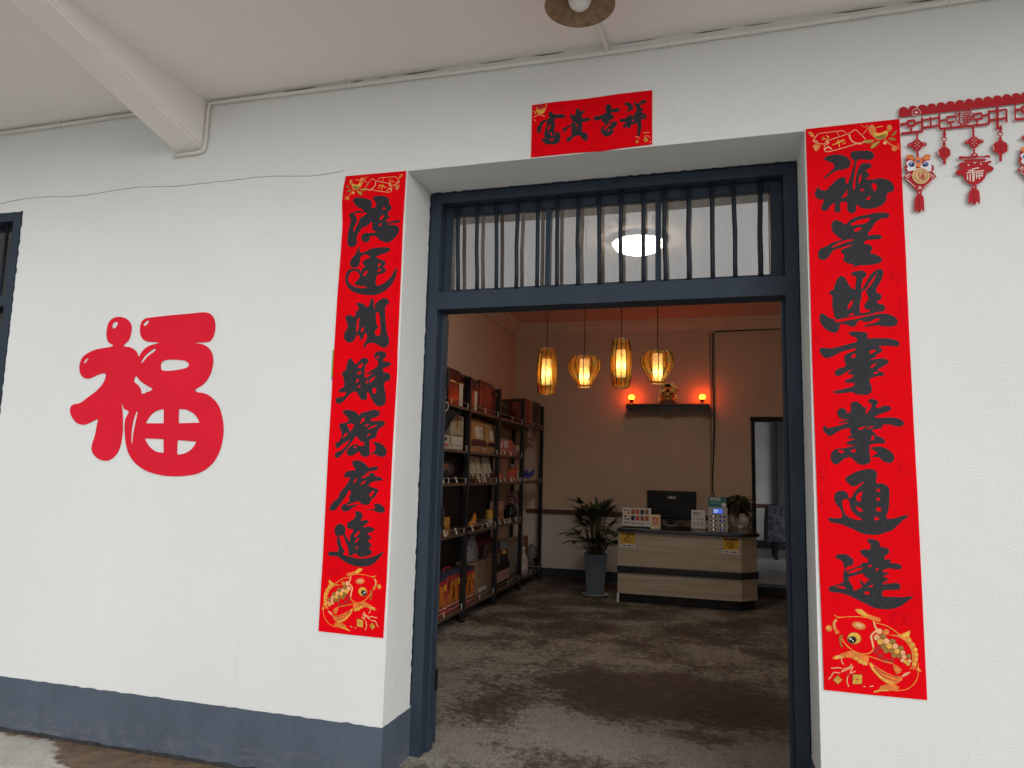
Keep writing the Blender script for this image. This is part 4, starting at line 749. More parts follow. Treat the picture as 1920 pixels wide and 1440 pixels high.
def dragon(o):
    dy = -0.065 * o; c = Cut(GY - 0.002)
    T = lambda st: [(u + o, v + dy) for u, v in parse(st)]
    c.line(T('265,490 267,590'), 20); knot(c, 265 + o, 635 + dy); c.line(T('268,690 272,770'), 22)
    c.poly(T('123,962 175,915 300,880 420,905 465,960 400,1030 340,1085 325,1105 290,1108 250,1100 235,1080 190,1035'), 0, 0, 1)
    for st in ('140,962 180,935 215,950', '150,985 200,1030 245,1070', '445,962 405,935 375,950', '435,985 385,1035 335,1075', '270,1095 300,1075 325,1090'): c.line(T(st), 6, 1, .0015)
    for u, v in ((168, 962), (420, 962), (290, 1078)): c.ring(u + o, v + dy, 16, 16, 10, 10, 1, .0018)
    c.poly(T('150,800 160,765 150,745 185,735 225,745 235,775 270,762 320,775 335,745 375,730 402,750 395,790 412,830 430,850 438,885 420,905 380,915 300,895 200,912 150,905 135,875 148,835'), 0, .001)
    c.poly(T('152,770 160,742 200,738 232,770 225,790 190,785'), 3, .002); c.poly(T('330,785 340,748 378,733 400,752 392,782 360,792'), 3, .002)
    c.poly(T('235,790 272,765 318,785 310,850 280,865 250,850'), 3, .0021); c.disc(275 + o, 808 + dy, 16, 14, 5, .003)
    c.poly(T('150,825 190,795 240,820 250,870 205,900 155,890 170,860'), 4, .0022); c.poly(T('300,850 345,805 405,800 412,840 405,900 350,905 310,880'), 4, .0022)
    for u in (208, 348): c.disc(u + o, 838 + dy, 34, 27, 5, .003); c.disc(u + o + (8 if u < 250 else -8), 850 + dy, 15, 14, 7, .0035); c.disc(u + o - 8, 828 + dy, 7, 7, 4, .004)
    c.line(T('170,905 230,890 290,885 360,892 410,905'), 16, 4, .0024)
    c.disc(303 + o, 957 + dy, 90, 84, 6, .003)
    for r in (74, 60): c.ring(303 + o, 957 + dy, r, r * .95, r - 4, (r - 4) * .95, 2, .0036)
    for st in ('275,935 292,930', '283,920 284,990', '270,955 280,950', '300,928 338,922', '304,942 334,938', '304,942 306,956', '334,938 334,952', '304,956 336,952', '300,966 340,960', '300,966 302,994', '340,960 340,990', '321,964 321,992', '302,980 340,976', '302,994 340,990'): c.line(T(st), 7, 2, .0038)
    tassel(c, 287 + o, 1128 + dy, 205)
    return c.m.build('dragon_pendant', PENM, ga)
def lantern(u, v, r, vtop):
    c = Cut(GY - 0.002)
    c.line([(u + 2, vtop), (u, v - 150)], 20); c.disc(u, v - 195, 19, 22); c.ring(u - 2, v - 142, 28, 27, 18, 17); c.disc(u - 3, v - 90, 16, 26)
    c.loops([ellipse(u, v, r, r * .76, 28)]); c.line([(u - 25, v - r * .76), (u + 25, v - r * .80)], 16); c.line([(u - 25, v + r * .80), (u + 25, v + r * .76)], 16)
    c.line([(u - r * .82 , v - r * .28), (u - r * .9, v + 4), (u - r * .74, v + r * .36)], [3, 9, 3], 1, .0015, 3); c.line([(u + r * .76, v - r * .36), (u + r * .9, v - 2), (u + r * .8, v + r * .3)], [3, 9, 3], 1, .0015, 3)
    c.line([(u - 2, v - r * .6), (u + 4, v + r * .6)], 3, 2, .0015)
    c.poly([(u - 14, v + r * .75), (u + 14, v + r * .75), (u + 16, v + r * 1.7), (u + 6, v + r * 1.62), (u, v + r * 1.75), (u - 14, v + r * 1.68)], 0, 0, 1)
    return c.m.build('lantern_pendant', PENM, ga)
def fortune(o):
    dy = -0.065 * o; c = Cut(GY - 0.002); T = lambda st: [(u + o, v + dy) for u, v in parse(st)]
    c.line(T('845,440 850,560'), 22); knot(c, 855 + o, 605 + dy); c.line(T('852,660 855,725'), 20)
    c.poly(T('820,745 835,722 858,715 885,725 895,745 870,760 840,760'), 0, 0)
    c.poly(T('693,765 715,748 760,755 960,748 985,738 1022,750 1015,768 980,762 740,778 705,782'), 0, 0); c.poly(T('752,800 775,785 960,778 972,795 940,805 775,812'), 0, 0); c.poly(T('693,838 715,818 800,815 980,808 1020,795 1035,815 1000,830 985,850 720,856 700,850'), 0, 0)
    c.poly(T('720,848 1000,838 985,875 985,920 960,985 910,1030 860,1045 800,1030 755,990 735,930 728,880'), 0, 0)
    c.poly(T('666,915 690,888 720,885 745,905 740,935 715,945 700,950 672,940'), 0, 0); c.poly(T('985,880 1010,850 1045,860 1058,885 1040,905 1015,918 990,915'), 0, 0)
    for u, v in ((795, 845), (858, 820), (925, 832)): c.disc(u + o, v + dy, 9, 8, 1, .0015)
    c.disc(858 + o, 738 + dy, 12, 8, 1, .0015)
    for st in ('790,905 830,895', '775,930 835,915', '785,945 785,1000', '812,935 812,1010', '838,880 842,1015', '840,885 905,872', '855,900 850,1015', '865,912 955,902', '870,930 945,925', '875,935 880,985', '905,930 908,990', '940,925 935,965', '875,960 940,952'): c.line(T(st), 11, 1, .0015)
    tassel(c, 855 + o, 1068 + dy, 185, 58)
    return c.m.build('fortune_pendant', PENM, ga)
dragon(0); dragon(1180); lantern(548, 715, 72, 470); lantern(1128, 660, 86, 430); lantern(1728, 640, 72, 320); fortune(0)

# ------------------------------------------------------------------ rattan lamp under the canopy
ZL = 3.125; lcx = P(1087, 12, 'z', ZL); lp = thing('canopy_lamp', 'saucer-shaped rattan ceiling lamp with a white globe, fixed under the canopy', 'lamp', (lcx.x, lcx.y, ZL))
M_RATTAN = mat('rattan', (0.30, 0.20, 0.12), 0.6, 0.3, 40, 0.3, 200)
RL = 0.132; prof = []
for i in range(53):
    t = i / 52; r = 0.045 + (RL - 0.045) * t; z = 0.055 * (1 - t) ** 1.5 + 0.0028 * abs(math.sin(t * math.pi * 13)); prof.append((r, z))
prof2 = prof + [(RL + .004, 0.004), (RL + .002, 0.012)] + [(r, z + 0.014) for r, z in prof[::-1]]
m = MB(); m.lathe([(r, z) for r, z in prof2], (lcx.x, lcx.y, ZL), 56, close=False); m.build('rattan_shade', M_RATTAN, lp, smooth=True)
M_GLOBE = mat('opal_globe', (0.80, 0.79, 0.77), 0.25, 0.02)
MB().blob((lcx.x, lcx.y, ZL + 0.035), 0.046, 0.046, 0.05, n=28).build('globe', M_GLOBE, lp, smooth=True)
MB().lathe([(0.05, 0.07), (0.05, CZ - ZL - 0.001)], (lcx.x, lcx.y, ZL), 24).build('ceiling_rose', M_CONDUIT, lp, smooth=True, auto=40)

# ------------------------------------------------------------------ lamps inside
def make_weave(name):
    m = bpy.data.materials.new(name); m.use_nodes = True; MATS[name] = m
    n, L, b = nodes_of(m); n.remove(b); out = n['Material Output']
    tc = n.new('ShaderNodeTexCoord')
    vor = n.new('ShaderNodeTexVoronoi'); vor.inputs['Scale'].default_value = 1.0
    mp = n.new('ShaderNodeMapping'); mp.inputs['Scale'].default_value = (34, 34, 16); L.new(tc.outputs['Object'], mp.inputs['Vector']); L.new(mp.outputs[0], vor.inputs['Vector'])
    sx = n.new('ShaderNodeSeparateColor'); L.new(vor.outputs['Color'], sx.inputs[0])
    c = ramp(n, L, sx.outputs[0], [(0.0, (0.55, 0.25, 0.05)), (0.45, (0.62, 0.30, 0.06)), (0.62, (0.55, 0.10, 0.03)), (0.80, (0.12, 0.30, 0.16)), (1.0, (0.68, 0.42, 0.12))])
    wv = n.new('ShaderNodeTexWave'); wv.bands_direction = 'Z'; wv.inputs['Scale'].default_value = 55; wv.inputs['Distortion'].default_value = 1.5; L.new(tc.outputs['Object'], wv.inputs['Vector'])
    c = mixc(n, L, ramp(n, L, wv.outputs['Fac'], [(0.25, G(0.55)), (0.6, G(0))]), c, (0.08, 0.035, 0.01))
    tl = n.new('ShaderNodeBsdfTranslucent'); L.new(c, tl.inputs[0]); di = n.new('ShaderNodeBsdfDiffuse'); L.new(c, di.inputs[0]); tr = n.new('ShaderNodeBsdfTransparent')
    m1 = n.new('ShaderNodeMixShader'); m1.inputs[0].default_value = 0.35; L.new(tl.outputs[0], m1.inputs[1]); L.new(di.outputs[0], m1.inputs[2])
    m2 = n.new('ShaderNodeMixShader'); L.new(ramp(n, L, noise_node(n, L, 160, 3, stretch=(1, 1, 2.5)), [(0.42, G(0.08)), (0.64, G(0.55))]), m2.inputs[0]); L.new(m1.outputs[0], m2.inputs[1]); L.new(tr.outputs[0], m2.inputs[2])
    L.new(m2.outputs[0], out.inputs[0]); return m
M_WEAVE = make_weave('woven_shade'); M_WIRE = mat('dark_wire', (0.03, 0.018, 0.010), 0.6)
def make_paper(name, col, tr):
    m = bpy.data.materials.new(name); m.use_nodes = True; n, L, b = nodes_of(m); n.remove(b)
    tl = n.new('ShaderNodeBsdfTranslucent'); tl.inputs[0].default_value = (*col, 1); di = n.new('ShaderNodeBsdfDiffuse'); di.inputs[0].default_value = (*col, 1)
    mx = n.new('ShaderNodeMixShader'); mx.inputs[0].default_value = tr; L.new(tl.outputs[0], mx.inputs[1]); L.new(di.outputs[0], mx.inputs[2]); em = n.new('ShaderNodeEmission'); em.inputs[0].default_value = (1.0, 0.60, 0.20, 1); em.inputs[1].default_value = 1.15; ad = n.new('ShaderNodeAddShader'); L.new(mx.outputs[0], ad.inputs[0]); L.new(em.outputs[0], ad.inputs[1]); L.new(ad.outputs[0], n['Material Output'].inputs[0]); MATS[name] = m; return m
M_LPAPER = make_paper('lamp_paper', (0.85, 0.72, 0.42), 0.35)
M_BULB = mat('lit_bulb', (0.8, 0.7, 0.5), 0.5, 0, emit=(1.0, 0.66, 0.26), es=BULB_ES if 'BULB_ES' in globals() else 150.0)
def pendant(px, ptop, pbot, hw, kind, label):
    Y = 2.45; a = P(px, ptop, 'y', Y); z1 = a.z; z0 = P(px, pbot, 'y', Y).z; h = z1 - z0; R0 = abs(P(px + hw, (ptop + pbot) / 2, 'y', Y).x - P(px, (ptop + pbot) / 2, 'y', Y).x)
    t = thing('pendant_lamp', label, 'lamp', (a.x, Y, z0), 'woven pendant lamps hanging in a row inside the doorway')
    if kind == 'long': shp = lambda s: R0 * (0.62 + 0.38 * math.sin(math.pi * min(1, max(0, (s * .92 + .04)))) ** 0.55) if 0.02 < s < 0.98 else R0 * (0.50 if s <= .02 else 0.45)
    else: shp = lambda s: R0 * (0.36 + 0.64 * math.sin(math.pi * min(1.0, (s ** 1.35) * 0.80 + 0.02)) ** 1.0) if s < 0.97 else R0 * 0.42
    N = 30; pr_ = [(shp(i / N), h * i / N) for i in range(N + 1)]
    def ch_(o): o.parent = t; return o
    ch_(MB().lathe(pr_, (0, 0, 0), 40, close=False).build('woven_shade', M_WEAVE, smooth=True))
    nr = 12
    for k in range(nr):
        an = 2 * math.pi * k / nr + 0.13; ch_(MB().tube([((r + .002) * math.cos(an), (r + .002) * math.sin(an), z) for r, z in pr_], 0.0034, 5).build('rib', M_WIRE))
    ch_(MB().tube([((pr_[0][0]) * math.cos(q), (pr_[0][0]) * math.sin(q), 0) for q in np.linspace(0, 2 * math.pi, 25)], 0.0045, 6).build('bottom_rim', mat('lamp_rim', (0.35, 0.2, 0.08), 0.6))); ch_(MB().tube([((pr_[-1][0]) * math.cos(q), (pr_[-1][0]) * math.sin(q), h) for q in np.linspace(0, 2 * math.pi, 25)], 0.003, 6).build('top_rim', mat('lamp_rim', (0.35, 0.2, 0.08), 0.6)))
    ir = R0 * (0.5 if kind == 'long' else 0.30); zb, zt = (h * .22, h * .76) if kind == 'long' else (h * .08, h * .90)
    ch_(MB().lathe([(ir, zb), (ir, zt)], (0, 0, 0), 24, close=False).build('inner_shade', M_LPAPER, smooth=True))
    bz = zb + (zt - zb) * (0.42 if kind == 'long' else 0.28)
    ch_(MB().blob((0, 0, bz), ir * .42, ir * .42, ir * .55, n=14).build('bulb', M_BULB, smooth=True))
    ch_(MB().tube([(0, 0, bz + ir * .5), (0, 0, RZC - z0)], 0.0035, 6).build('cord', M_BLACK)); ch_(MB().lathe([(0.045, RZC - z0 - 0.03), (0.05, RZC - z0 - .001)], (0, 0, 0), 16).build('ceiling_cup', M_CORN))
pendant(1026, 653, 740, 18, 'long', 'long cylindrical woven pendant lamp hung lower, next to the squat lamp nearer the goods rack')
pendant(1096, 668, 725, 30, 'squat', 'squat rounded woven pendant lamp hanging between the two long cylindrical lamps')
pendant(1165, 635, 727, 19, 'long', 'long cylindrical woven pendant lamp hung higher, between the two squat lamps')
pendant(1233, 658, 718.5, 31, 'squat', 'squat rounded woven pendant lamp hanging in front of the altar figure')
# round ceiling lamp glimpsed through the transom
q = P(1197, 462, 'z', RZC - 0.06); cl = thing('ceiling_dome_lamp', 'round white glowing ceiling lamp seen through the transom glass', 'lamp', (q.x, q.y, RZC - 0.12))
MB().lathe([(0.02, 0.0), (0.12, 0.012), (0.19, 0.04), (0.215, 0.075), (0.215, 0.10)], tuple(cl.location), 40).build('diffuser', mat('lit_diffuser', (0.8, 0.8, 0.78), 0.4, 0, emit=(1, 0.87, 0.70), es=38.0), cl, smooth=True)
MB().lathe([(0.225, 0.085), (0.24, 0.09), (0.24, 0.119)], tuple(cl.location), 40).build('trim_ring', M_WHITE, cl, smooth=True)

# altar shelf with two red lamps and a gilded figure
AY = RYB; az = P(1174, 757, 'y', AY - .2).z - .005; ax0 = P(1174, 757, 'y', AY - .22).x; ax1 = P(1330, 760, 'y', AY - .22).x
M_DWOOD = mat('dark_wood', (0.022, 0.011, 0.008), 0.35, 0.3, 20)
al = thing('altar_shelf', 'dark carved wooden altar shelf mounted on the tan back wall', 'shelf', ((ax0 + ax1) / 2, AY - .12, az - .1))
MB().rbox(ax0, ax1, AY - .24, AY - .0005, az - .03, az, .006).build('board', M_DWOOD, al)
n = 40; ap = [(ax0 + .02, az - .03)] + [(ax1 - .02, az - .03)] + [(ax1 - .02 - (ax1 - ax0 - .04) * i / n, az - .055 - .018 * abs(math.sin(i / n * math.pi * 5)) - (.02 if 17 < i < 23 else 0)) for i in range(n + 1)]
MB().plate([ap], AY - .225, AY - .20).build('carved_apron', M_DWOOD, al)
for x in (ax0 + .05, ax1 - .05):
    s_ = 1 if x < (ax0 + ax1) / 2 else -1
    MB().plate([cr([(x - .05 * s_, az - .03), (x + .06 * s_, az - .03), (x + .05 * s_, az - .07), (x + .02 * s_, az - .095), (x - .02 * s_, az - .085), (x - .045 * s_, az - .06)], 3)], AY - .235, AY - .19).build('scroll_bracket', M_DWOOD, al)
M_RBULB = mat('red_lit_bulb', (0.5, 0.05, 0.02), 0.4, 0, emit=(1.0, 0.075, 0.004), es=RB_ES if 'RB_ES' in globals() else 40.0); M_RHOLD = mat('red_holder', (0.25, 0.02, 0.015), 0.4)
for px, lb in ((1184, 'small glowing red altar lamp at the shelf end beside the long woven lamp'), (1317, 'small glowing red altar lamp at the shelf end beside the wall cable')):
    q = P(px, 755, 'y', AY - .12); t = thing('altar_lamp', lb, 'lamp', (q.x, AY - .12, az + .0005), 'pair of red altar lamps')
    def ch_(o): o.parent = t; return o
    ch_(MB().lathe([(.045, 0), (.045, .012), (.025, .018), (.018, .035)], (0, 0, 0), 20).build('base', mat('lamp_base', (.35, .32, .28), .5))); ch_(MB().lathe([(.018, .035), (.026, .045), (.028, .062), (.022, .066)], (0, 0, 0), 20).build('holder', M_RHOLD, smooth=True))
    ch_(MB().lathe([(.024, .066), (.034, .078), (.037, .095), (.034, .112), (.022, .124), (.004, .127)], (0, 0, 0), 24).build('bulb', M_RBULB, smooth=True))
q = P(1252, 752, 'y', AY - .13); fz0 = az + .0005
M_GILT = mat('gilt', (0.42, 0.20, 0.06), 0.35, 0.5, 45, 0.6, 60, metal=0.5, col2=(0.6, 0.33, 0.1)); M_LAC = mat('red_lacquer', (0.22, 0.02, 0.012), 0.35, 0.3, 30)
fg = thing('altar_figure', 'small gilded seated deity figure on a carved throne, on the altar shelf', 'figurine', (q.x, AY - .13, fz0))
MB().rbox(q.x - .10, q.x + .10, AY - .19, AY - .07, fz0, fz0 + .02, .004).rbox(q.x - .09, q.x + .09, AY - .18, AY - .075, fz0 + .02, fz0 + .036, .003).build('pedestal', M_LAC, fg)
bk = cr([(q.x - .10, fz0 + .036), (q.x + .10, fz0 + .036), (q.x + .115, fz0 + .10), (q.x + .10, fz0 + .17), (q.x + .13, fz0 + .22), (q.x + .09, fz0 + .24), (q.x + .06, fz0 + .285), (q.x + .02, fz0 + .27), (q.x - .02, fz0 + .29), (q.x - .07, fz0 + .25), (q.x - .11, fz0 + .24), (q.x - .10, fz0 + .17), (q.x - .115, fz0 + .10)], 3)
tb = MB().plate([bk], AY - .105, AY - .085); rnd = random.Random(3)
for i in range(46):
    a = rnd.uniform(0, 6.28); rr = rnd.uniform(.055, .11); tb.blob((q.x + rr * math.cos(a), AY - .108, fz0 + .16 + rr * 1.05 * math.sin(a)), rnd.uniform(.008, .02), .012, rnd.uniform(.008, .02), n=6, jit=.2, seed=i)
tb.build('throne_back', M_GILT, fg)
# the seated body as one lofted surface: hem, knees, waist, shoulders, neck, head
fb = MB(); rings = [(.085, .045, .036, 0), (.092, .055, .06, -.012), (.078, .055, .085, -.01), (.052, .036, .105, 0), (.050, .032, .125, 0), (.058, .032, .15, 0), (.048, .026, .165, 0), (.018, .016, .174, 0), (.026, .024, .184, -.002), (.031, .030, .20, -.004), (.028, .027, .216, -.003), (.034, .030, .222, 0), (.026, .024, .24, 0), (.006, .006, .25, 0)]
vs = []; fs = []; nn = 18
for rx, ry, z, dy in rings: vs += [(q.x + rx * math.cos(2 * math.pi * k / nn), AY - .135 + dy + ry * math.sin(2 * math.pi * k / nn), fz0 + z) for k in range(nn)]
for i in range(len(rings) - 1): fs += [(i * nn + k, i * nn + (k + 1) % nn, (i + 1) * nn + (k + 1) % nn, (i + 1) * nn + k) for k in range(nn)]
fb.add(vs, fs); 
for s_ in (-1, 1): fb.tube([(q.x + s_ * .055, AY - .14, fz0 + .148), (q.x + s_ * .07, AY - .16, fz0 + .115), (q.x + s_ * .02, AY - .185, fz0 + .105)], [.018, .017, .012], 8)
fb.build('robed_body', M_GILT, fg, smooth=True)
MB().lathe([(.031, .218), (.036, .226), (.030, .25), (.012, .262)], (q.x, AY - .137, fz0), 16).rbox(q.x - .014, q.x + .014, AY - .172, AY - .155, fz0 + .15, fz0 + .19, .004).build('black_cap', M_BLACK, fg)
# wall cable and its flat trunking
cbm = thing('wall_cable', 'black cable and thin trunking running down the tan wall to the counter', 'cable', (P(1334, 800, 'y', RYB).x, RYB - .01, 1.0))
xc = P(1335, 640, 'y', RYB).x; xb = P(1333, 900, 'y', RYB).x
MB().rbox(xc - .035, xc - .012, RYB - .012, RYB - .0005, 0.9, 3.17, .002).build('trunking', mat('brown_trunking', (.30, .22, .17), .5), cbm)
MB().tube([(1.6, RYB - .012, 3.19), (.5, RYB - .012, 3.185), (xc + .04, RYB - .012, 3.175), (xc + .012, RYB - .012, 3.15), (xc + .006, RYB - .012, 2.6), (xc + .014, RYB - .012, 2.0), (xc + .0, RYB - .012, 1.5), (xc - .012, RYB - .014, 1.25), (xc + .005, RYB - .03, 1.1), (xc + .09, RYB - .12, 1.03), (xc + .15, RYB - .3, .95)], .007, 8).build('black_cable', M_BLACK, cbm, smooth=True)
MB().tube([(1.6, RYB - .012, 3.212), (.5, RYB - .012, 3.208), (xc + .045, RYB - .012, 3.2), (xc + .024, RYB - .012, 3.16), (xc + .024, RYB - .012, 1.6)], .004, 6).build('grey_wire', mat('grey_wire', (.2, .18, .16), .5), cbm, smooth=True)
#PART5
# ------------------------------------------------------------------ counter
def make_laminate(name, a, b_, st):
    m = bpy.data.materials.new(name); m.use_nodes = True; MATS[name] = m; n, L, b = nodes_of(m); b.inputs['Roughness'].default_value = .45
    c = ramp(n, L, noise_node(n, L, 1.0, 8, stretch=st, rough=.6), [(.3, a), (.7, b_)]); L.new(c, b.inputs['Base Color']); return m
M_LAM = make_laminate('ash_laminate', (.36, .295, .21), (.53, .45, .335), (1.6, 1.6, 26))
M_SHELFB = make_laminate('shelf_board', (.08, .05, .036), (.14, .092, .066), (20, 2.0, 20)); M_SHELFBK = make_laminate('shelf_back', (.035, .024, .018), (.06, .04, .03), (20, 22, 1.2))
M_STONE = mat('black_stone', (.016, .016, .018), .18, .4, 9)
YC = 4.83; ct = thing('shop_counter', 'pale wood-grain shop counter with black stone top, mid band and plinth', 'counter', (-.35, 5.1, 0))
def cplan(o, xr=0.212): return [(-1.05 - o * .3, YC - o), (xr + o * .4, YC - o), (xr + .16 + o, YC + .165 - o * .4), (xr + .16 + o, 5.55), (-1.05 - o * .3, 5.55)]
def cslab(name, o, z0, z1, m, bev=.004):
    p = cplan(o); b = bmesh.new(); lo = [b.verts.new((x, y, z0)) for x, y in p]; f = b.faces.new(lo); r = bmesh.ops.extrude_face_region(b, geom=[f])
    for v in r['geom']:
        if isinstance(v, bmesh.types.BMVert): v.co.z = z1
    bmesh.ops.recalc_face_normals(b, faces=b.faces[:]); bmesh.ops.bevel(b, geom=b.edges[:], offset=bev, segments=2, affect='EDGES')
    me = bpy.data.meshes.new(name); b.to_mesh(me); b.free(); me.materials.append(m); ob = bpy.data.objects.new(name, me); COL.objects.link(ob); attach(ob, ct); return ob
cslab('plinth', -.03, .004, .094, M_STONE); cslab('lower_panel', 0, .095, .312, M_LAM); cslab('mid_band', .016, .313, .380, M_STONE); cslab('upper_panel', 0, .381, .738, M_LAM); cslab('worktop', .03, .739, .775, M_STONE, .008)
MB().rbox(-1.058, -1.035, YC - .004, YC + .03, .004, .094, .003).build('white_foot', M_WHITE, ct)
CT = .7755
def sticker(px0, px1, py0, py1, txt, icon, label):
    a = P(px0, py0, 'y', YC); c = P(px1, py1, 'y', YC); x0, x1, z1, z0 = a.x, c.x, a.z, c.z; zs = z0 + (z1 - z0) * .24; xm = (x0 + x1) / 2; wd = x1 - x0
    t = thing('counter_sticker', label, 'sticker', (xm, YC, z0), 'yellow stickers on the counter front')
    MB().box(x0, x1, YC - .0016, YC - .0003, zs, z1).build('yellow_panel', mat('sticker_yellow', (.62, .36, .02), .5), t); MB().box(x0, x1, YC - .0018, YC - .0003, z0, zs - .0003).build('white_panel', M_WHITE, t)
    text_mesh(txt, wd * .22, (xm, YC - .0022, z1 - wd * .15), FRONT, M_BLACK, t, bold=.0012)
    u = wd / 100; zc = zs + (z1 - zs) * .40; m = MB()
    def st(pts, w_=5): m.plate([ribbon([(xm + a_ * u, zc + b_ * u) for a_, b_ in pts], w_ * u)], YC - .0024, YC - .0018)
    if icon: st([(-12, -14), (-12, 8), (-4, 8), (2, 22), (8, 20), (6, 8), (18, 8), (18, -14), (-12, -14)]); st([(-20, -14), (-20, 8)])
    else: st([(-22, 14), (0, 20), (22, 12), (20, -6), (0, -22), (-20, -4), (-22, 14)]); st([(-12, 8), (4, 6), (12, -8)]); st([(-4, -6), (6, -12)])
    for i, (a_, b_) in enumerate(((-40, -12), (-4, 40))): m.box(xm + a_ * u, xm + b_ * u, YC - .0024, YC - .0019, z0 + (zs - z0) * .35, z0 + (zs - z0) * .6)
    m.build('icon', M_BLACK, t)
sticker(1163.5, 1190.5, 997, 1027, '推荐商家', 1, 'yellow counter sticker with a thumbs-up icon'); sticker(1355.5, 1385, 1007.5, 1039.5, '合作商家', 0, 'yellow counter sticker with a handshake icon')
# monitor seen from behind
def onc(px, py): return P(px, py, 'z', CT)
q = onc(1259, 983); my = q.y; mo = thing('monitor', 'black computer monitor on the counter seen from behind, white maker lettering', 'monitor', (q.x, my, CT))
a = P(1213.5, 919, 'y', my); c = P(1306, 976, 'y', my)
MB().rbox(a.x, c.x, my - .02, my + .02, c.z, a.z, .008).build('screen_housing', M_BLACK, mo); MB().rbox(a.x + .06, c.x - .06, my - .035, my - .0201, c.z + .02, a.z - .16, .008).build('rear_bulge', M_BLACK, mo)
MB().rbox(q.x - .032, q.x + .032, my - .05, my - .0355, CT + .012, c.z + .09, .004).build('stand', M_BLACK, mo); MB().rbox(q.x - .12, q.x + .12, my - .12, my + .08, CT, CT + .011, .004).build('base', M_BLACK, mo)
t_ = P(1260, 933, 'y', my - .02); text_mesh('HKC', .046, (t_.x, my - .0212, t_.z), FRONT, mat('logo_grey', (.75, .75, .77), .5), mo, bold=.0012)
# desk cards
def card(name, label, px0, px1, py0, pyb, mats, tilt=.0, foot=None):
    bq = onc((px0 + px1) / 2, pyb); y = bq.y; a = P(px0, py0, 'y', y); c = P(px1, pyb, 'y', y); t = thing(name, label, 'card', (bq.x, y, CT))
    MB().rbox(a.x, c.x, y - .002, y + .002, CT + .012, a.z, .0008).build('card_face', mats, t); MB().rbox(a.x - .004, c.x + .004, y - .025, y + .03, CT, CT + .011, .002).build('card_foot', foot or M_BLACK, t)
    return t, a.x, c.x, y, CT + .012, a.z
def rects(t, name, y, lst, m):
    b = MB()
    for x0, x1, z0, z1 in lst: b.box(x0, x1, y - .0030, y - .0021, z0, z1)
    return b.build(name, m, t)
C_BR = mat('photo_brown', (.30, .12, .045), .5, .5, 60); C_DK = mat('photo_dark', (.03, .03, .04), .5, .4, 60); C_GR = mat('print_grey', (.30, .29, .29), .5, .3, 90); C_RD = mat('photo_red', (.55, .10, .06), .5, .3, 60); C_OR = mat('card_orange', (.75, .45, .2), .5)
t, x0, x1, y, z0, z1 = card('menu_board', 'wide white desk card with small brown food pictures on the counter', 1167.5, 1220.5, 951.5, 989, mat('glossy_card', (.68, .66, .62), .3, .05)); W, H = x1 - x0, z1 - z0
for i in range(4):
    for j in range(2): rects(t, 'picture', y, [(x0 + W * (.30 + .165 * i), x0 + W * (.30 + .165 * i + .13), z0 + H * (.32 + .34 * j), z0 + H * (.32 + .34 * j + .26))], (C_DK, C_RD, C_BR, C_RD, C_BR, C_RD, C_DK, C_BR)[i + 4 * j])
for i in range(2):
    for j in range(4): rects(t, 'picture', y, [(x0 + W * (.06 + .11 * i), x0 + W * (.06 + .11 * i + .075), z0 + H * (.34 + .155 * j), z0 + H * (.34 + .155 * j + .10))], (C_BR, C_DK, C_OR, C_BR)[(i + j) % 4])
rects(t, 'print_line', y, [(x0 + W * .32, x0 + W * .48, z0 + H * .12, z0 + H * .19), (x0 + W * .52, x0 + W * .76, z0 + H * .12, z0 + H * .19), (x0 + W * .06, x0 + W * .22, z0 + H * .14, z0 + H * .24)], C_GR)
t, x0, x1, y, z0, z1 = card('price_card', 'small cream card with a red square beside the wide menu card', 1220.5, 1238.5, 964.5, 991, mat('cream_card', (.72, .55, .32), .5), foot=M_WHITE); W, H = x1 - x0, z1 - z0
rects(t, 'red_square', y, [(x0 + W * .2, x0 + W * .72, z0 + H * .25, z0 + H * .78)], C_RD); b_ = MB().box(x0 + W * .3, x0 + W * .6, y - .0042, y - .0032, z0 + H * .36, z0 + H * .66); b_.build('pale_square', mat('pale_pink', (.7, .45, .42), .5), t)
t, x0, x1, y, z0, z1 = card('notice_stand', 'upright acrylic notice card next to the charging station', 1296, 1322.5, 956, 993, mat('notice_white', (.70, .69, .72), .35, .05), foot=mat('wood_foot', (.25, .15, .08), .5)); W, H = x1 - x0, z1 - z0
rects(t, 'print_line', y, [(x0 + W * .12, x0 + W * .55, z0 + H * .80, z0 + H * .89), (x0 + W * .12, x0 + W * .5, z0 + H * .69, z0 + H * .73)] + [(x0 + W * a_, x0 + W * (a_ + .16), z0 + H * b_, z0 + H * (b_ + .06)) for b_ in (.48, .26, .14) for a_ in (.12, .42, .70)], C_GR); rects(t, 'orange_line', y, [(x0 + W * .57, x0 + W * .72, z0 + H * .80, z0 + H * .86), (x0 + W * .12, x0 + W * .82, z0 + H * .755, z0 + H * .77)], C_OR)
# phone charging station
bq = onc(1346, 998); y = bq.y; a = P(1327.5, 951, 'y', y); c = P(1365, 998, 'y', y)
cs = thing('charging_station', 'grey power-bank charging station with blue screen and eight slots, teal sign on top', 'charger', (bq.x, y, CT)); x0, x1, z0, z1 = a.x, c.x, CT, a.z; W, H = x1 - x0, z1 - z0
MB().rbox(x0, x1, y, y + .16, z0, z1, .008).build('body', mat('station_grey', (.46, .45, .42), .4, .05), cs)
sx0, sx1, sz0, sz1 = x0 + W * .27, x0 + W * .75, z1 - H * .24, z1 - H * .05
MB().rbox(sx0 - .006, sx1 + .006, y - .003, y - .0005, sz0 - .005, sz1 + .005, .001).build('screen_bezel', mat('bezel_blue', (.02, .03, .2), .3), cs); MB().box(sx0, sx1, y - .0045, y - .0035, sz0, sz1).build('screen', mat('lit_screen', (.05, .08, .3), .3, 0, emit=(.10, .22, 1.0), es=.55), cs)
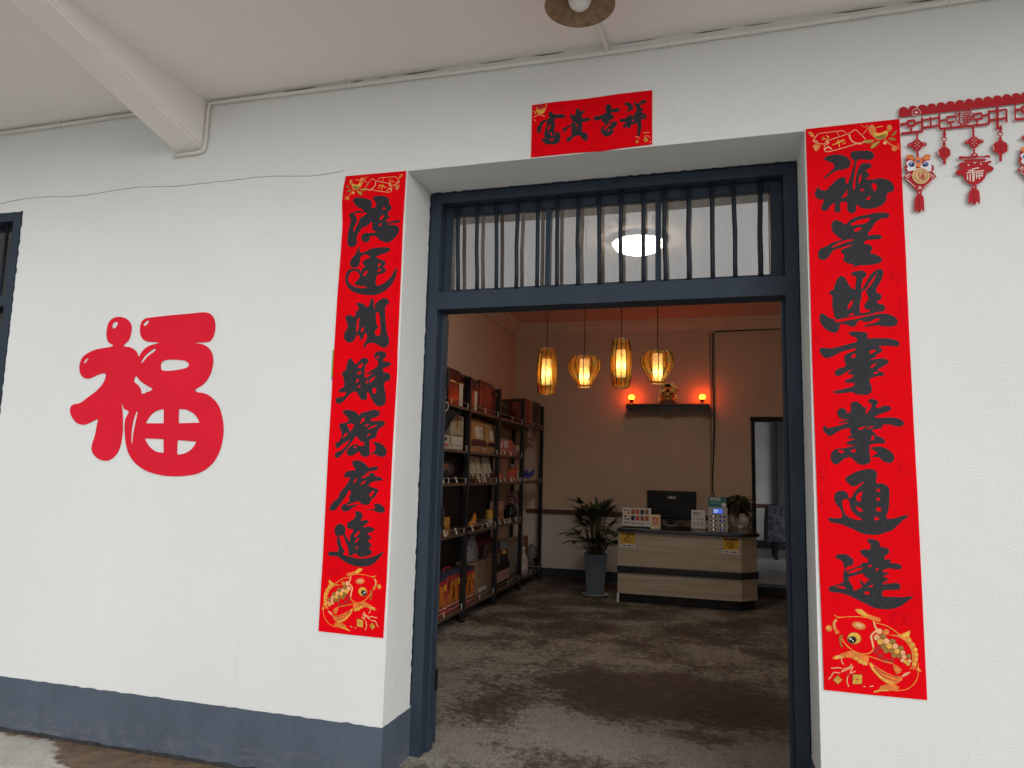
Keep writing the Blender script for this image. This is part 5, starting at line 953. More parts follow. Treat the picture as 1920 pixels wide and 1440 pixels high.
MB().box(sx0 + .003, sx0 + (sx1 - sx0) * .46, y - .0058, y - .005, sz0 + .006, sz1 - .006).build('screen_tile', mat('lit_tile', (.3, .4, .6), .3, 0, emit=(.35, .52, 1.0), es=.6), cs)
for i in range(2):
    for j in range(4):
        cx, cz = x0 + W * (.27 + .45 * i), z0 + H * (.11 + .175 * j); sl_ = MB().plate([[(cx + W * .17 * math.copysign(abs(math.cos(k)) ** .6, math.cos(k)), cz + H * .033 * math.sin(k)) for k in np.linspace(0, 2 * math.pi, 22)[:-1]]], y - .003, y - .0005).build('slot', mat('slot_black', (.01, .01, .015), .3), cs)
        MB().rbox(cx - .005, cx + .005, y - .006, y - .0032, cz - .005, cz + .005, .0015).build('led', mat('led_white', (.5, .5, .5), .3, 0, emit=(1, .85, .7), es=.9) if (i == 0 or j == 1) else mat('led_blue', (.1, .1, .5), .3, 0, emit=(.2, .2, 1), es=.9), sl_)
a = P(1329, 931, 'y', y + .03); t1 = a.z
MB().rbox(x0 + W * .02, x1 - W * .06, y + .028, y + .032, z1 - .002, t1, .001).build('sign', mat('sign_teal', (.03, .17, .19), .4, .1), cs)
xm = (x0 + x1) / 2; hh = t1 - z1
text_mesh('充电宝', W * .19, (xm - W * .13, y + .0272, z1 + hh * .77), FRONT, M_WHITE, cs, bold=.001); text_mesh('免押金!', W * .165, (xm - W * .12, y + .0272, z1 + hh * .43), FRONT, mat('sign_green', (.12, .5, .36), .4), cs, bold=.0008)
MB().plate([ellipse(xm + W * .3, z1 + hh * .26, W * .12, W * .12, 24)], y + .0262, y + .0278).build('badge', M_WHITE, cs)
q = onc(1388, 991); MB().rbox(-.025, .025, -.04, .04, 0, .03, .012, seg=4)
ms = thing('computer_mouse', 'small white mouse lying on the black counter top', 'mouse', (q.x, q.y, CT)); MB().rbox(q.x - .03, q.x + .03, q.y - .045, q.y + .045, CT, CT + .032, .014, seg=4).build('mouse_body', M_WHITE, ms, smooth=True); MB().box(q.x - .001, q.x + .001, q.y - .046, q.y - .01, CT + .0285, CT + .0335).build('button_split', M_BLACK, ms)
cbl = thing('power_cable', 'white power cable looping on the counter under the monitor', 'cable', (onc(1245, 986).x, onc(1245, 986).y, CT))
MB().tube([onc(1243, 984) + Vector((0, 0, .05)), onc(1246, 986) + Vector((0, 0, .02)), onc(1255, 987) + Vector((0, 0, .006)), onc(1275, 984) + Vector((0, 0, .006)), onc(1290, 980) + Vector((0, 0, .006))], .006, 6).build('cable', mat('pale_cable', (.45, .42, .38), .5), cbl, smooth=True)
# octagonal pot with a drooping plant at the end of the counter
bq = onc(1386, 989); px_, py_ = bq.x, bq.y + .08; sw = abs(P(1404, 965, 'y', py_).x - P(1368, 965, 'y', py_).x) / 2; ph = P(1386, 962, 'y', py_).z - CT
opl = thing('potted_plant', 'dark drooping plant in a white octagonal pot on the counter', 'plant', (px_, py_, CT))
MB().lathe([(sw * .70, 0), (sw * .82, ph * .1), (sw * 1.06, ph * .42), (sw * 1.1, ph * .6), (sw * .98, ph * .82), (sw * 1.04, ph * .86), (sw * 1.04, ph), (sw * .9, ph), (sw * .85, ph * .9)], (px_, py_, CT), 8).build('pot', mat('glazed_white', (.70, .67, .60), .3, .06), opl)
M_LEAFD = mat('dark_leaf', (.028, .034, .018), .45, .5, 12, col2=(.05, .055, .03)); M_LEAF = mat('palm_leaf', (.012, .030, .010), .4, .4, 9, col2=(.022, .05, .016)); M_STEM = mat('stem', (.07, .05, .025), .7, .3)
fl = MB(); rnd = random.Random(12)
def blade(m, p0, d, up, L, w_, droop, seg=5, fold=.25):
    d = d.normalized(); s_ = d.cross(up).normalized(); vs = []; fs = []
    for i in range(seg + 1):
        t = i / seg; c = p0 + d * (L * t) + up * (-droop * L * t * t); ww = w_ * (math.sin(math.pi * min(1, t * .86 + .12)) ** .8) if i < seg else .0008
        nz = up * (fold * ww); vs += [c - s_ * ww - nz * -1, c, c + s_ * ww + nz]
    for i in range(seg): fs += [(i * 3, i * 3 + 3, i * 3 + 4, i * 3 + 1), (i * 3 + 1, i * 3 + 4, i * 3 + 5, i * 3 + 2)]
    m.add(vs, fs)
Z = Vector((0, 0, 1))
for i in range(150):
    a = rnd.uniform(0, 6.283); r = sw * 1.25 * math.sqrt(rnd.random()); hz_ = rnd.uniform(0.02, .24) * (1 - .3 * (r / sw / 1.25)); c = Vector((px_ + r * math.cos(a) - .02, py_ + .6 * r * math.sin(a), CT + ph + hz_))
    blade(fl, c, Vector((math.cos(a) + rnd.uniform(-.4, .4), math.sin(a), rnd.uniform(-.2, .7))), Z, rnd.uniform(.06, .12), rnd.uniform(.014, .028), rnd.uniform(.5, 1.3), 4)
for i in range(8): blade(fl, Vector((px_ - .05, py_, CT + ph + .15)), Vector((-1, rnd.uniform(-.4, .2), rnd.uniform(.0, .45))), Z, rnd.uniform(.14, .27), .016, .25, 5)
fl.build('foliage', M_LEAFD, opl); st_ = MB()
for i in range(9): a = i * .7; st_.tube([(px_ + .02 * math.cos(a), py_ + .02 * math.sin(a), CT + ph * .85), (px_ + .08 * math.cos(a), py_ + .06 * math.sin(a), CT + ph + .2)], .005, 5)
st_.build('stems', M_STEM, opl)
# floor plant
bq = P(1113, 1119, 'z', 0); bx, by = bq.x, bq.y + .10
fp = thing('potted_palm', 'lady palm in a tall tapering grey-blue planter beside the counter', 'plant', (bx, by, 0)); pz1 = P(1113, 1040, 'y', by - .13).z; r1 = abs(P(1139, 1042, 'y', by).x - P(1090, 1042, 'y', by).x) / 2
b = bmesh.new(); lo, hi = [], []
for k in range(4):
    a = math.pi / 4 + k * math.pi / 2 + .18; lo.append(b.verts.new((bx + r1 * .80 * 1.1 * math.cos(a), by + r1 * .80 * 1.1 * math.sin(a), .02))); hi.append(b.verts.new((bx + r1 * 1.22 * math.cos(a), by + r1 * 1.22 * math.sin(a), pz1)))
b.faces.new(lo[::-1])
for k in range(4): b.faces.new((lo[k], lo[(k + 1) % 4], hi[(k + 1) % 4], hi[k]))
inn = [b.verts.new((bx + (v.co.x - bx) * .9, by + (v.co.y - by) * .9, pz1)) for v in hi]; soil = [b.verts.new((bx + (v.co.x - bx) * .87, by + (v.co.y - by) * .87, pz1 - .05)) for v in hi]
for k in range(4): b.faces.new((hi[k], hi[(k + 1) % 4], inn[(k + 1) % 4], inn[k])); b.faces.new((inn[k], inn[(k + 1) % 4], soil[(k + 1) % 4], soil[k]))
b.faces.new(soil); bmesh.ops.recalc_face_normals(b, faces=b.faces[:]); bmesh.ops.bevel(b, geom=[e for e in b.edges if e.verts[0].co.z < .05 < e.verts[1].co.z or e.verts[1].co.z < .05 < e.verts[0].co.z], offset=.045, segments=4, affect='EDGES')
me = bpy.data.meshes.new('planter'); b.to_mesh(me); b.free(); me.materials.append(mat('planter_blue_grey', (.115, .14, .17), .45, .08, 5)); ob = bpy.data.objects.new('planter', me); COL.objects.link(ob); attach(ob, fp)
MB().lathe([(r1 * .85, 0.003), (r1 * 1.0, .018), (r1 * .97, .024), (r1 * .92, .012)], (bx, by, 0), 28).build('saucer', mat('saucer_grey', (.38, .39, .40), .4), fp, smooth=True)
rnd = random.Random(21)
for i in range(42):
    a = rnd.uniform(0, 6.283); h = rnd.uniform(.06, .56); base = Vector((bx + .05 * math.cos(a), by + .05 * math.sin(a), pz1 - .05)); out = rnd.uniform(.05, .20) * (1.1 - .5 * h); tip = Vector((bx + (.04 + out) * math.cos(a), by + (.04 + out) * math.sin(a), pz1 + h))
    m = MB(); m.tube([base, base * .4 + tip * .6 + Z * .05, tip], [.006, .004, .003], 5, 1)
    nb = rnd.randint(6, 9); ax = Vector((math.cos(a), math.sin(a), rnd.uniform(.4, 1.4) if h > .30 else rnd.uniform(-.2, .5))).normalized(); side = ax.cross(Z).normalized()
    for k in range(nb):
        th = (k / (nb - 1) - .5) * rad(165); d = ax * math.cos(th) + side * math.sin(th); blade(m, tip, d + Z * .12, Z, rnd.uniform(.18, .29) * (1 - .25 * abs(th) / 1.5), rnd.uniform(.015, .023), rnd.uniform(.05, .40), 5)
    m.build('frond', [M_LEAF, M_STEM], fp)
for i in range(5): a = i * 1.26; MB().tube([(bx + .04 * math.cos(a), by + .04 * math.sin(a), pz1 - .06), (bx + .05 * math.cos(a), by + .05 * math.sin(a), pz1 + .38)], .011, 7).build('cane', M_STEM, fp)
# table with a patterned cloth in the rear room
q = P(1450, 1018, 'y', 8.9); hem = q.z; tx0 = P(1442, 955, 'y', q.y).x; tz = P(1450, 950, 'y', q.y).z
def make_cloth():
    m = bpy.data.materials.new('patterned_cloth'); m.use_nodes = True; n, L, b = nodes_of(m); v = n.new('ShaderNodeTexVoronoi'); v.inputs['Scale'].default_value = 16; g = n.new('ShaderNodeNewGeometry'); L.new(g.outputs['Position'], v.inputs['Vector'])
    L.new(ramp(n, L, v.outputs['Distance'], [(.3, (.02, .022, .04)), (.5, (.035, .04, .07)), (.62, (.065, .062, .08))]), b.inputs['Base Color']); b.inputs['Roughness'].default_value = .8; MATS['patterned_cloth'] = m; return m
rt = thing('cloth_table', 'low table under a dark patterned cloth in the rear room', 'table', (tx0 + .7, q.y + .4, .1)); cm_ = make_cloth()
m = MB(); n = 44; ring = [(tx0 + t * 1.5, q.y) for t in np.linspace(0, 1, 16)] + [(tx0 + 1.5, q.y + t * .8) for t in np.linspace(.1, 1, 9)] + [(tx0 + 1.5 - t * 1.5, q.y + .8) for t in np.linspace(.1, 1, 10)] + [(tx0, q.y + .8 - t * .8) for t in np.linspace(.1, .9, 8)]
N = len(ring); cxm, cym = tx0 + .75, q.y + .4; rows = [(tz, 0), (tz - .03, .02), (tz - .3, .03), (hem + .12, .035), (hem, .04)]; vs = []
for z, o in rows: vs += [(cxm + (x - cxm) * (1 + o + (.02 * math.sin(i * 1.3) if z < tz - .1 else 0)), cym + (y - cym) * (1 + o + (.03 * math.sin(i * 1.3) if z < tz - .1 else 0)), z + (.03 * math.sin(i * .9) if z < hem + .01 else 0)) for i, (x, y) in enumerate(ring)]
m.add(vs, [tuple(range(N))] + [(r * N + i, r * N + (i + 1) % N, (r + 1) * N + (i + 1) % N, (r + 1) * N + i) for r in range(4) for i in range(N)]); m.build('cloth', cm_, rt)
for x in (tx0 + .1, tx0 + 1.4):
    for y in (q.y + .1, q.y + .7): MB().rbox(x - .025, x + .025, y - .025, y + .025, .1, tz - .01, .004).build('leg', M_BLACK, rt)

# ------------------------------------------------------------------ goods rack along the wall
FX, BX = -2.22, -2.60; PYS = [2.27, 3.215, 4.155, 5.125, 6.08]; LV = [.125, .79, 1.235, 1.525, 1.915]
rk = thing('goods_rack', 'black steel shelving rack with brown boards full of packaged goods', 'shelf rack', ((FX + BX) / 2, 4.2, 0)); M_STEEL = mat('black_steel', (.012, .012, .013), .4, .2)
for y in PYS:
    for x in (FX, BX): MB().rbox(x - .022, x + .022, y - .022, y + .022, .0, 2.21, .003).build('post', M_STEEL, rk)
    MB().rbox(BX + .022, FX - .022, y - .01, y + .01, 2.18, 2.205, .003).build('end_bar', M_STEEL, rk); MB().rbox(BX + .022, FX - .022, y - .01, y + .01, .06, .09, .003).build('end_bar', M_STEEL, rk)
SHELF_BAYS = {0: (0, 1, 2, 3), 1: (0, 1, 2), 2: (0, 1, 2, 3), 3: (0, 1, 2), 4: (0, 1, 2, 3)}
for li_, z in enumerate(LV):
    for b_ in SHELF_BAYS[li_]:
        y0, y1 = PYS[b_] + .023, PYS[b_ + 1] - .023; bo = MB().rbox(BX - .01, FX + .012, y0, y1, z - .024, z, .002).build('shelf_board', M_SHELFB, rk)
        fr = FX + .004; zz = z + .042; MB().tube([(fr, y0 + .02, z + .0005), (fr, y0 + .02, zz), (fr, y1 - .02, zz), (fr, y1 - .02, z + .0005)], .003, 5).build('guard_wire', mat('guard_metal', (.42, .40, .36), .35, metal=.6), bo)
        for yy in (y0 + .02, (y0 + y1) / 2, y1 - .02): MB().rbox(fr + .003, fr + .006, yy - .007, yy + .007, z + .001, zz + .004, .0008).build('guard_tab', M_WHITE, bo)
        MB().plate([[(y0, z - .025), (y0 + .09, z - .025), (y0, z - .11)]], FX - .004, FX - .001, fn=lambda a, y, b: (y, a, b)).build('gusset', M_STEEL, rk); MB().plate([[(y1, z - .025), (y1, z - .11), (y1 - .09, z - .025)]], FX - .004, FX - .001, fn=lambda a, y, b: (y, a, b)).build('gusset', M_STEEL, rk)
for b_ in (0, 1, 2): MB().box(BX - .022, BX - .014, PYS[b_], PYS[b_ + 1], .1, 1.9).build('back_panel', M_SHELFBK, rk)
MB().rbox(BX + .02, BX + .05, PYS[2], PYS[3], 2.17, 2.21, .003).build('back_bar', M_STEEL, rk)
def S(px0, py0, px1, z, x=FX - .03):
    """front-face extents on the rack from photo columns: y0, y1, top z"""
    pm = (px0 + px1) / 2; return P(px0, py0, 'x', x).y, P(px1, py0, 'x', x).y, P(pm, py0, 'x', x).z
def lz(px0, px1):    # world helper left for readability
    return None
def goods(name, label, cat, y0, y1, z, group=None): return thing(name, label, cat, (FX - .12, (y0 + y1) / 2, z), group)
def gbox(name, label, cat, px0, py0, px1, lev, m, prints=(), x=FX - .03, dep=.14, group=None, z=None, yfix=None):
    y0, y1, zt = S(px0, py0, px1, 0, x); z = LV[lev] + .0005 if z is None else z; t = goods(name, label, cat, y0, y1, z, group)
    MB().rbox(x - dep, x, y0, y1, z, max(zt, z + .03), .003).build('box_body', m, t); H = max(zt, z + .03) - z; W = y1 - y0
    for a, b_, c, d, pm in prints: MB().box(x + .0004, x + .0014, y0 + W * a, y0 + W * b_, z + H * c, z + H * d).build('printed_panel', pm, t)
    return t
def gbag(name, label, px0, py0, px1, lev, m, prints=(), x=FX - .035, dep=.13, handle=True, group=None):
    y0, y1, zt = S(px0, py0, px1, 0, x); z = LV[lev] + .0005; t = goods(name, label, 'gift bag', y0, y1, z, group); H = zt - z; W = y1 - y0; zs = z + H * .82
    vs = [(x - dep, y0, z), (x, y0, z), (x, y1, z), (x - dep, y1, z), (x - dep, y0, zs), (x, y0, zs), (x, y1, zs), (x - dep, y1, zs), (x - dep * .55, y0 + .005, zt), (x - dep * .42, y0 + .005, zt), (x - dep * .42, y1 - .005, zt), (x - dep * .55, y1 - .005, zt)]
    fs = [(0, 3, 2, 1)] + [(i, (i + 1) % 4, (i + 1) % 4 + 4, i + 4) for i in range(4)] + [(i + 4, (i + 1) % 4 + 4, (i + 1) % 4 + 8, i + 8) for i in range(4)] + [(8, 9, 10, 11)]
    MB().add(vs, fs).build('bag_body', m, t)
    for a, b_, c, d, pm in prints: MB().box(x + .0004, x + .0014, y0 + W * a, y0 + W * b_, z + H * c, z + H * d).build('printed_panel', pm, t)
    if handle: MB().tube([(x - dep * .4, y0 + W * .3, zt - .01), (x + .006, y0 + W * .33, zt - .05), (x + .008, y0 + W * .4, zt - .13), (x + .008, y0 + W * .6, zt - .13), (x + .006, y0 + W * .67, zt - .05), (x - dep * .4, y0 + W * .7, zt - .01)], .0035, 5).build('cord_handle', M_WIRE, t)
def pouch(name, label, px0, py0, px1, lev, m, prints=(), x=FX - .045, group=None, taper=.92, thick=.055, z=None, blobs=()):
    y0, y1, zt = S(px0, py0, px1, 0, x); z = LV[lev] + .0005 if z is None else z; t = goods(name, label, 'pouch', y0, y1, z, group); H = zt - z; W = y1 - y0; ym = (y0 + y1) / 2; vs = []; fs = []; n = 14; R = 9
    for r in range(R + 1):
        s_ = r / R; th = thick * (1 - s_) ** .6 * (.6 + .4 * math.sin(math.pi * min(1, s_ * 1.3 + .25))) + .003; ww = W / 2 * (1 - (1 - taper) * math.sin(math.pi * min(1, s_ * 1.1)))
        vs += [(x - thick * .5 + th * math.copysign(abs(math.sin(k)) ** .7, math.sin(k)) * .9, ym + ww * math.copysign(abs(math.cos(k)) ** .6, math.cos(k)), z + H * s_) for k in (2 * math.pi * q_ / n for q_ in range(n))]
    for r in range(R): fs += [(r * n + k, r * n + (k + 1) % n, (r + 1) * n + (k + 1) % n, (r + 1) * n + k) for k in range(n)]
    fs += [tuple(range(n))[::-1], tuple(range(R * n, R * n + n))]; bo = MB().add(vs, fs).build('pouch_body', m, t, smooth=True, auto=50)
    def surf(s_): return x - thick * .5 + (thick * (1 - s_) ** .6 * (.6 + .4 * math.sin(math.pi * min(1, s_ * 1.3 + .25))) + .003) * .9 + .0012
    for a, b_, c, d, pm in prints:
        k = 5; mm = MB(); vv = []
        for i in range(k + 1): s_ = c + (d - c) * i / k; vv += [(surf(s_), y0 + W * a, z + H * s_), (surf(s_), y0 + W * b_, z + H * s_)]
        mm.add(vv, [(2 * i, 2 * i + 1, 2 * i + 3, 2 * i + 2) for i in range(k)]); mm.build('printed_panel', pm, t)
    return t
def tagcard(px, py, lev, i, w_=.035, lean=0.0):
    p = P(px, py, 'x', FX + .012); z = LV[lev] + .001
    t = thing('price_tag', 'small white price tag card clipped to the rack board ' + {1: 'that holds the flower vase', 2: 'that holds the patterned cream pouches', 3: 'that holds the kraft pouches'}[lev], 'price tag', (FX + .012, p.y, z), 'white price tags on the rack board ' + {1: 'with the vase', 2: 'with the cream pouches', 3: 'with the kraft pouches'}[lev])
    M = Matrix.Translation((FX + .014, p.y, z + .003)) @ Matrix.Rotation(rad(-18), 4, 'Y') @ Matrix.Rotation(rad(lean), 4, 'X')
    MB().rbox(-.001, .001, -w_ / 2, w_ / 2, 0, .052, .0005, M=M, seg=1).build('card', M_WHITE, t); MB().box(.0012, .0018, -w_ * .3, w_ * .3, .024, .034, M=M).build('print_line', C_GR, t)
M_GBROWN = mat('box_brown', (.12, .05, .03), .35, .3, 18); M_GDARK = mat('box_maroon', (.05, .016, .013), .25, .4, 14); M_GRED = mat('bag_red', (.13, .025, .02), .35, .3, 16); M_KRAFT = mat('kraft', (.36, .20, .08), .6, .15, 20); M_CREAM = mat('cream_box', (.36, .325, .235), .5, .1); M_PALE = mat('pale_label', (.55, .52, .47), .5, .1); M_PINK = mat('pink_box', (.50, .16, .14), .5, .4, 50); M_BLK = mat('box_black', (.015, .015, .02), .4)
M_SPOT = mat('pouch_pattern', (.08, .07, .06), .5, .5, 120, col2=(.6, .55, .45))
# top level
gbox('gift_box', 'tan-brown gift box standing on the rack top beside the door post', 'gift box', 815, 688, 839, 4, M_GBROWN, [(.3, .7, .3, .8, mat('print_copper', (.35, .16, .06), .4))])
gbag('gift_bag', 'maroon gift bag with a pale vertical strip on the rack top', 843, 690, 872, 4, M_GDARK, [(.05, .95, .60, .64, M_PEACH), (.66, .90, .02, .60, M_PALE)])
gbag('gift_bag', 'black glossy gift bag with white strip and dark handles on the rack top', 880, 706, 898, 4, mat('bag_black', (.03, .016, .014), .18, .5, 20), [(.0, .08, .0, .8, M_PALE), (.58, .88, .0, .58, M_PALE)])
gbox('gift_box', 'narrow dark maroon gift box beside the plain red bag', 'gift box', 900, 715, 908, 4, M_GDARK, dep=.12)
gbag('gift_bag', 'plain dull red gift bag on the rack top', 909, 716, 931, 4, M_GRED, [(.2, .85, .62, .74, M_GDARK)], handle=False)
y0, y1, zt = S(945, 765, 963, 0); orn = goods('round_ornament', 'dark lumpy carved ornament on the rack top', 'ornament', y0, y1, LV[4]); ob_ = MB().blob((FX - .14, (y0 + y1) / 2, LV[4] + .11), .11, .15, .11, n=18, jit=.14, seed=5); ob_.blob((FX - .14, (y0 + y1) / 2 - .05, LV[4] + .215), .05, .06, .045, n=12, jit=.15, seed=6); ob_.build('carving', mat('dark_carving', (.022, .016, .013), .5, .5, 30, .6, 40), orn); MB().rbox(FX - .23, FX - .05, (y0 + y1) / 2 - .1, (y0 + y1) / 2 + .1, LV[4] + .0005, LV[4] + .02, .004).build('stand', M_DWOOD, orn)
gbox('gift_box', 'dark red upright gift box behind the round ornament', 'gift box', 966, 755, 979, 4, mat('box_darkred', (.14, .02, .015), .4, .2), x=FX - .2, dep=.12)
for i, (a_, b_, c_, nm) in enumerate(((984.5, 990, (.20, .05, .03), 'red'), (990.3, 994, (.26, .03, .02), 'bright red'), (994.3, 999, (.32, .14, .06), 'orange'), (999.4, 1004, (.035, .03, .045), 'black'), (1004.3, 1009, (.06, .05, .06), 'charcoal'), (1009.4, 1014, (.20, .11, .07), 'brown'))):
    gbox('slim_box', nm + ' slim upright box in the row at the rack end', 'box', a_, 748 + i * 1.6, b_, 4, mat('slim_' + str(i), c_, .45, .15), x=FX - .05, dep=.16, group='slim boxes standing in a row')
# second level
gbox('tea_box', 'tall cream box with a dark ribbon on the rack', 'box', 846, 779, 870, 3, M_CREAM, [(.42, .54, .62, .98, M_DGOLD), (.05, .95, .02, .42, M_PALE), (.1, .9, .40, .43, M_GBROWN)])
gbox('tea_box', 'white box printed with dark and red marks next to the cream box', 'box', 820, 815, 843, 3, M_PALE, [(.15, .3, .55, .8, M_BLK), (.6, .78, .6, .85, M_BLK), (.1, .9, .22, .4, C_RD)], x=FX - .02)
pouch('kraft_pouch', 'large kraft paper pouch with white label', 883, 786, 912, 3, M_KRAFT, [(.32, .82, .42, .78, M_PALE), (.05, .95, .20, .38, M_BLK), (.62, .72, .44, .72, M_BLK)]); pouch('kraft_pouch', 'smaller kraft paper pouch with white label', 913, 794, 930, 3, M_KRAFT, [(.35, .85, .42, .75, M_PALE), (.05, .95, .22, .36, M_BLK)])
gbox('snack_box', 'small pink and white printed box beside the kraft pouches', 'box', 936, 826, 943, 3, M_PINK, [(.1, .9, .5, .9, M_PALE)], dep=.1); gbox('snack_box', 'pink and red patterned box between two smaller ones', 'box', 944, 825, 962, 3, M_PINK, [(.08, .45, .5, .92, M_PALE), (.52, .92, .12, .88, C_RD)], dep=.1); gbox('snack_box', 'small brown-pink box near the rack post', 'box', 967, 834, 977, 3, mat('brown_pink', (.36, .15, .11), .5, .3, 40), [(.15, .8, .5, .9, M_PALE)], dep=.1)
# black cloth bag hung from the top board at the near end
hb = thing('hanging_bag', 'black cloth bag hanging slantwise under the top rack board', 'bag', (FX + .02, 2.75, 1.5)); loop = [(lambda p: (p.y, p.z))(P(*k_, 'x', FX + .03)) for k_ in parse('812,758 878,774 868,776 856,778 846,786 838,802 830,815 822,826 812,832')]
MB().plate([cr(loop, 2)], 0, .025, fn=lambda a, y, b: (FX + .015 + y, a, b)).build('cloth', mat('black_cloth', (.012, .013, .012), .9), hb); lp_ = [(lambda p: (FX + .03, p.y, p.z))(P(*k_, 'x', FX + .03)) for k_ in parse('828,756 838,754 841,760 839,767 835,772')]; MB().tube(cr([tuple(v) for v in lp_], 3, False), .004, 5).build('white_loop', M_WHITE, hb)
hp = thing('hanging_pouch', 'crumpled silver pouch hanging on a hook from the rack post', 'pouch', (FX + .01, 5.35, 1.6)); m = MB(); A = P(984, 800, 'x', FX); B = P(1001, 842, 'x', FX); rnd = random.Random(2); vs = []; n = 9
for i in range(n):
    for j in range(6):
        t, s_ = i / (n - 1), j / 5; wd = (.25 + .75 * min(1, t * 1.6)) * (B.y - A.y) * .55; vs.append((FX + .01 + .03 * math.sin(s_ * 3.1) + rnd.uniform(-.012, .012), A.y + (B.y - A.y) * (.3 + .3 * t) + (s_ - .5) * wd, A.z + (B.z - A.z) * t))
m.add(vs, [(i * 6 + j, i * 6 + j + 1, (i + 1) * 6 + j + 1, (i + 1) * 6 + j) for i in range(n - 1) for j in range(5)]); m.build('pouch_body', mat('foil', (.30, .26, .24), .25, .5, 30, metal=.4), hp); MB().tube([(FX + .005, A.y + .1, A.z - .01), (FX + .012, A.y + .1, A.z + .06), (FX + .002, A.y + .08, A.z + .1)], .003, 5).build('hook', M_STEEL, hp)
# third level
y0, y1 = 2.5, 3.12; lb_ = thing('plastic_bundle', 'dark dried goods in a clear plastic bag on the rack', 'bundle', (FX - .15, 2.8, LV[2])); m = MB(); rnd = random.Random(8)
for i in range(40): m.tube([(FX - rnd.uniform(.05, .28), rnd.uniform(y0, y1 - .1), LV[2] + rnd.uniform(.02, .12)), (FX - rnd.uniform(.05, .25), rnd.uniform(y0, y1), LV[2] + rnd.uniform(.05, .22))], rnd.uniform(.008, .02), 5)
m.build('dried_pieces', mat('dark_dried', (.035, .032, .028), .7, .5, 20), lb_); MB().blob((FX - .16, 2.82, LV[2] + .115), .13, .32, .113, n=20, jit=.05, seed=9).build('clear_wrap', make_glass('clear_wrap', 1.6, .05, (.85, .85, .85), .15), lb_, smooth=True)
for i, (a_, b_, lab) in enumerate(((877.5, 885, 'patterned cream pouch at the rack post, first of the pouch row'), (885.3, 893, 'patterned cream pouch overlapping the first of the row'), (894.5, 903.5, 'patterned cream pouch standing alone between two pairs'), (907, 914.5, 'narrow patterned cream pouch leaning in the second pair'), (914.8, 922, 'patterned cream pouch at the end of the row'))): pouch('grain_pouch', lab, a_, 855 + (i > 1) * 1.5, b_, 2, M_CREAM, [(.1, .9, .5, .72, M_SPOT), (.3, .7, .12, .34, M_GDARK), (.1, .9, .36, .48, M_SPOT)], group='patterned cream pouches', thick=.05)
for i in range(3): gbox('flat_packet', ('flat black packet', 'flat brown packet', 'flat maroon packet')[i] + ' lying in front of the cream pouches', 'packet', 880 + i * 14, 894, 892 + i * 14, 2, (M_BLK, C_BR, M_GDARK)[i], x=FX - .005, dep=.05, group='flat packets before the pouches')
pouch('snack_pouch', 'small pointed red-brown snack pouch beside the empty board', 933, 872, 943, 2, mat('snack_brown', (.36, .18, .11), .5, .4, 40), [(.2, .8, .2, .5, C_RD)], taper=.6)
def bottle(name, label, px, pb_top, lev, r, m, cap, prof=None, lab=None, x=FX - .08, group=None, y=None, H=None):
    p = P(px, pb_top, 'x', x); y = p.y if y is None else y; z = LV[lev] + .0005; H = (p.z - z) if H is None else H; t = goods(name, label, 'bottle', y, y, z, group)
    pr_ = prof or [(.9, 0), (1, .02), (1, .55), (.92, .62), (.42, .74), (.36, .80), (.36, .90)]; MB().lathe([(r * a, H * b_) for a, b_ in pr_], (x, y, z), 20).build('glass_body', m, t, smooth=True, auto=60); MB().lathe([(r * .42, H * .90), (r * .42, H)], (x, y, z), 16).build('cap', cap, t, smooth=True, auto=40)
    if lab: MB().lathe([(r * 1.015, H * .14), (r * 1.015, H * .46)], (x, y, z), 20, close=False).build('label_band', lab, t, smooth=True)
bottle('drink_bottle', 'green bottle beside the red snack box on the rack', 960, 871, 2, .04, mat('green_bottle', (.05, .16, .05), .3, .2), M_WHITE, lab=mat('green_label', (.12, .3, .1), .5))
gbox('snack_box', 'red and white printed box in front of an arched beige board', 'box', 964, 879, 976, 2, C_RD, [(.45, .85, .1, .9, M_PALE)], dep=.08); q0 = P(963, 882, 'x', FX - .14); q1 = P(976, 882, 'x', FX - .14); zt = P(969, 860, 'x', FX - .14).z; zb = LV[2] + .0005; ar = thing('arched_board', 'arched beige board behind the red printed box', 'board', (FX - .15, (q0.y + q1.y) / 2, zb)); MB().plate([[(q0.y, zb), (q1.y, zb)] + [((q0.y + q1.y) / 2 + (q1.y - q0.y) / 2 * math.cos(k), zt - .12 + .12 * math.sin(k)) for k in np.linspace(0, math.pi, 12)]], FX - .15, FX - .14, fn=lambda a, y, b: (y, a, b)).build('board_panel', mat('beige_board', (.42, .30, .22), .6), ar); MB().rbox(FX - .20, FX - .12, q0.y + .01, q1.y - .01, zb, zb + .008, .002).build('board_foot', M_DWOOD, ar)
p = P(988, 898, 'x', FX - .06); toy = thing('blue_toy', 'small blue and white winged toy at the end of the rack', 'toy', (FX - .06, p.y, LV[2])); c_ = (FX - .06, p.y, LV[2]); MB().blob((c_[0], c_[1], c_[2] + .07), .04, .09, .045, n=12).blob((c_[0] + .01, c_[1] - .09, c_[2] + .115), .025, .04, .03, n=10).build('toy_body', mat('toy_blue', (.03, .06, .34), .4), toy, smooth=True); MB().plate([[(p.y - .02, c_[2] + .09), (p.y + .16, c_[2] + .15), (p.y + .19, c_[2] + .12), (p.y + .06, c_[2] + .06)]], c_[0] + .03, c_[0] + .045, fn=lambda a, y, b: (y, a, b)).build('wing', mat('toy_blue2', (.02, .09, .42), .4), toy)
for s_ in (-.05, .05): MB().tube([(c_[0], c_[1] + s_, c_[2] + .0005), (c_[0], c_[1] + s_, c_[2] + .05)], .012, 7).build('toy_leg', M_WHITE, toy)
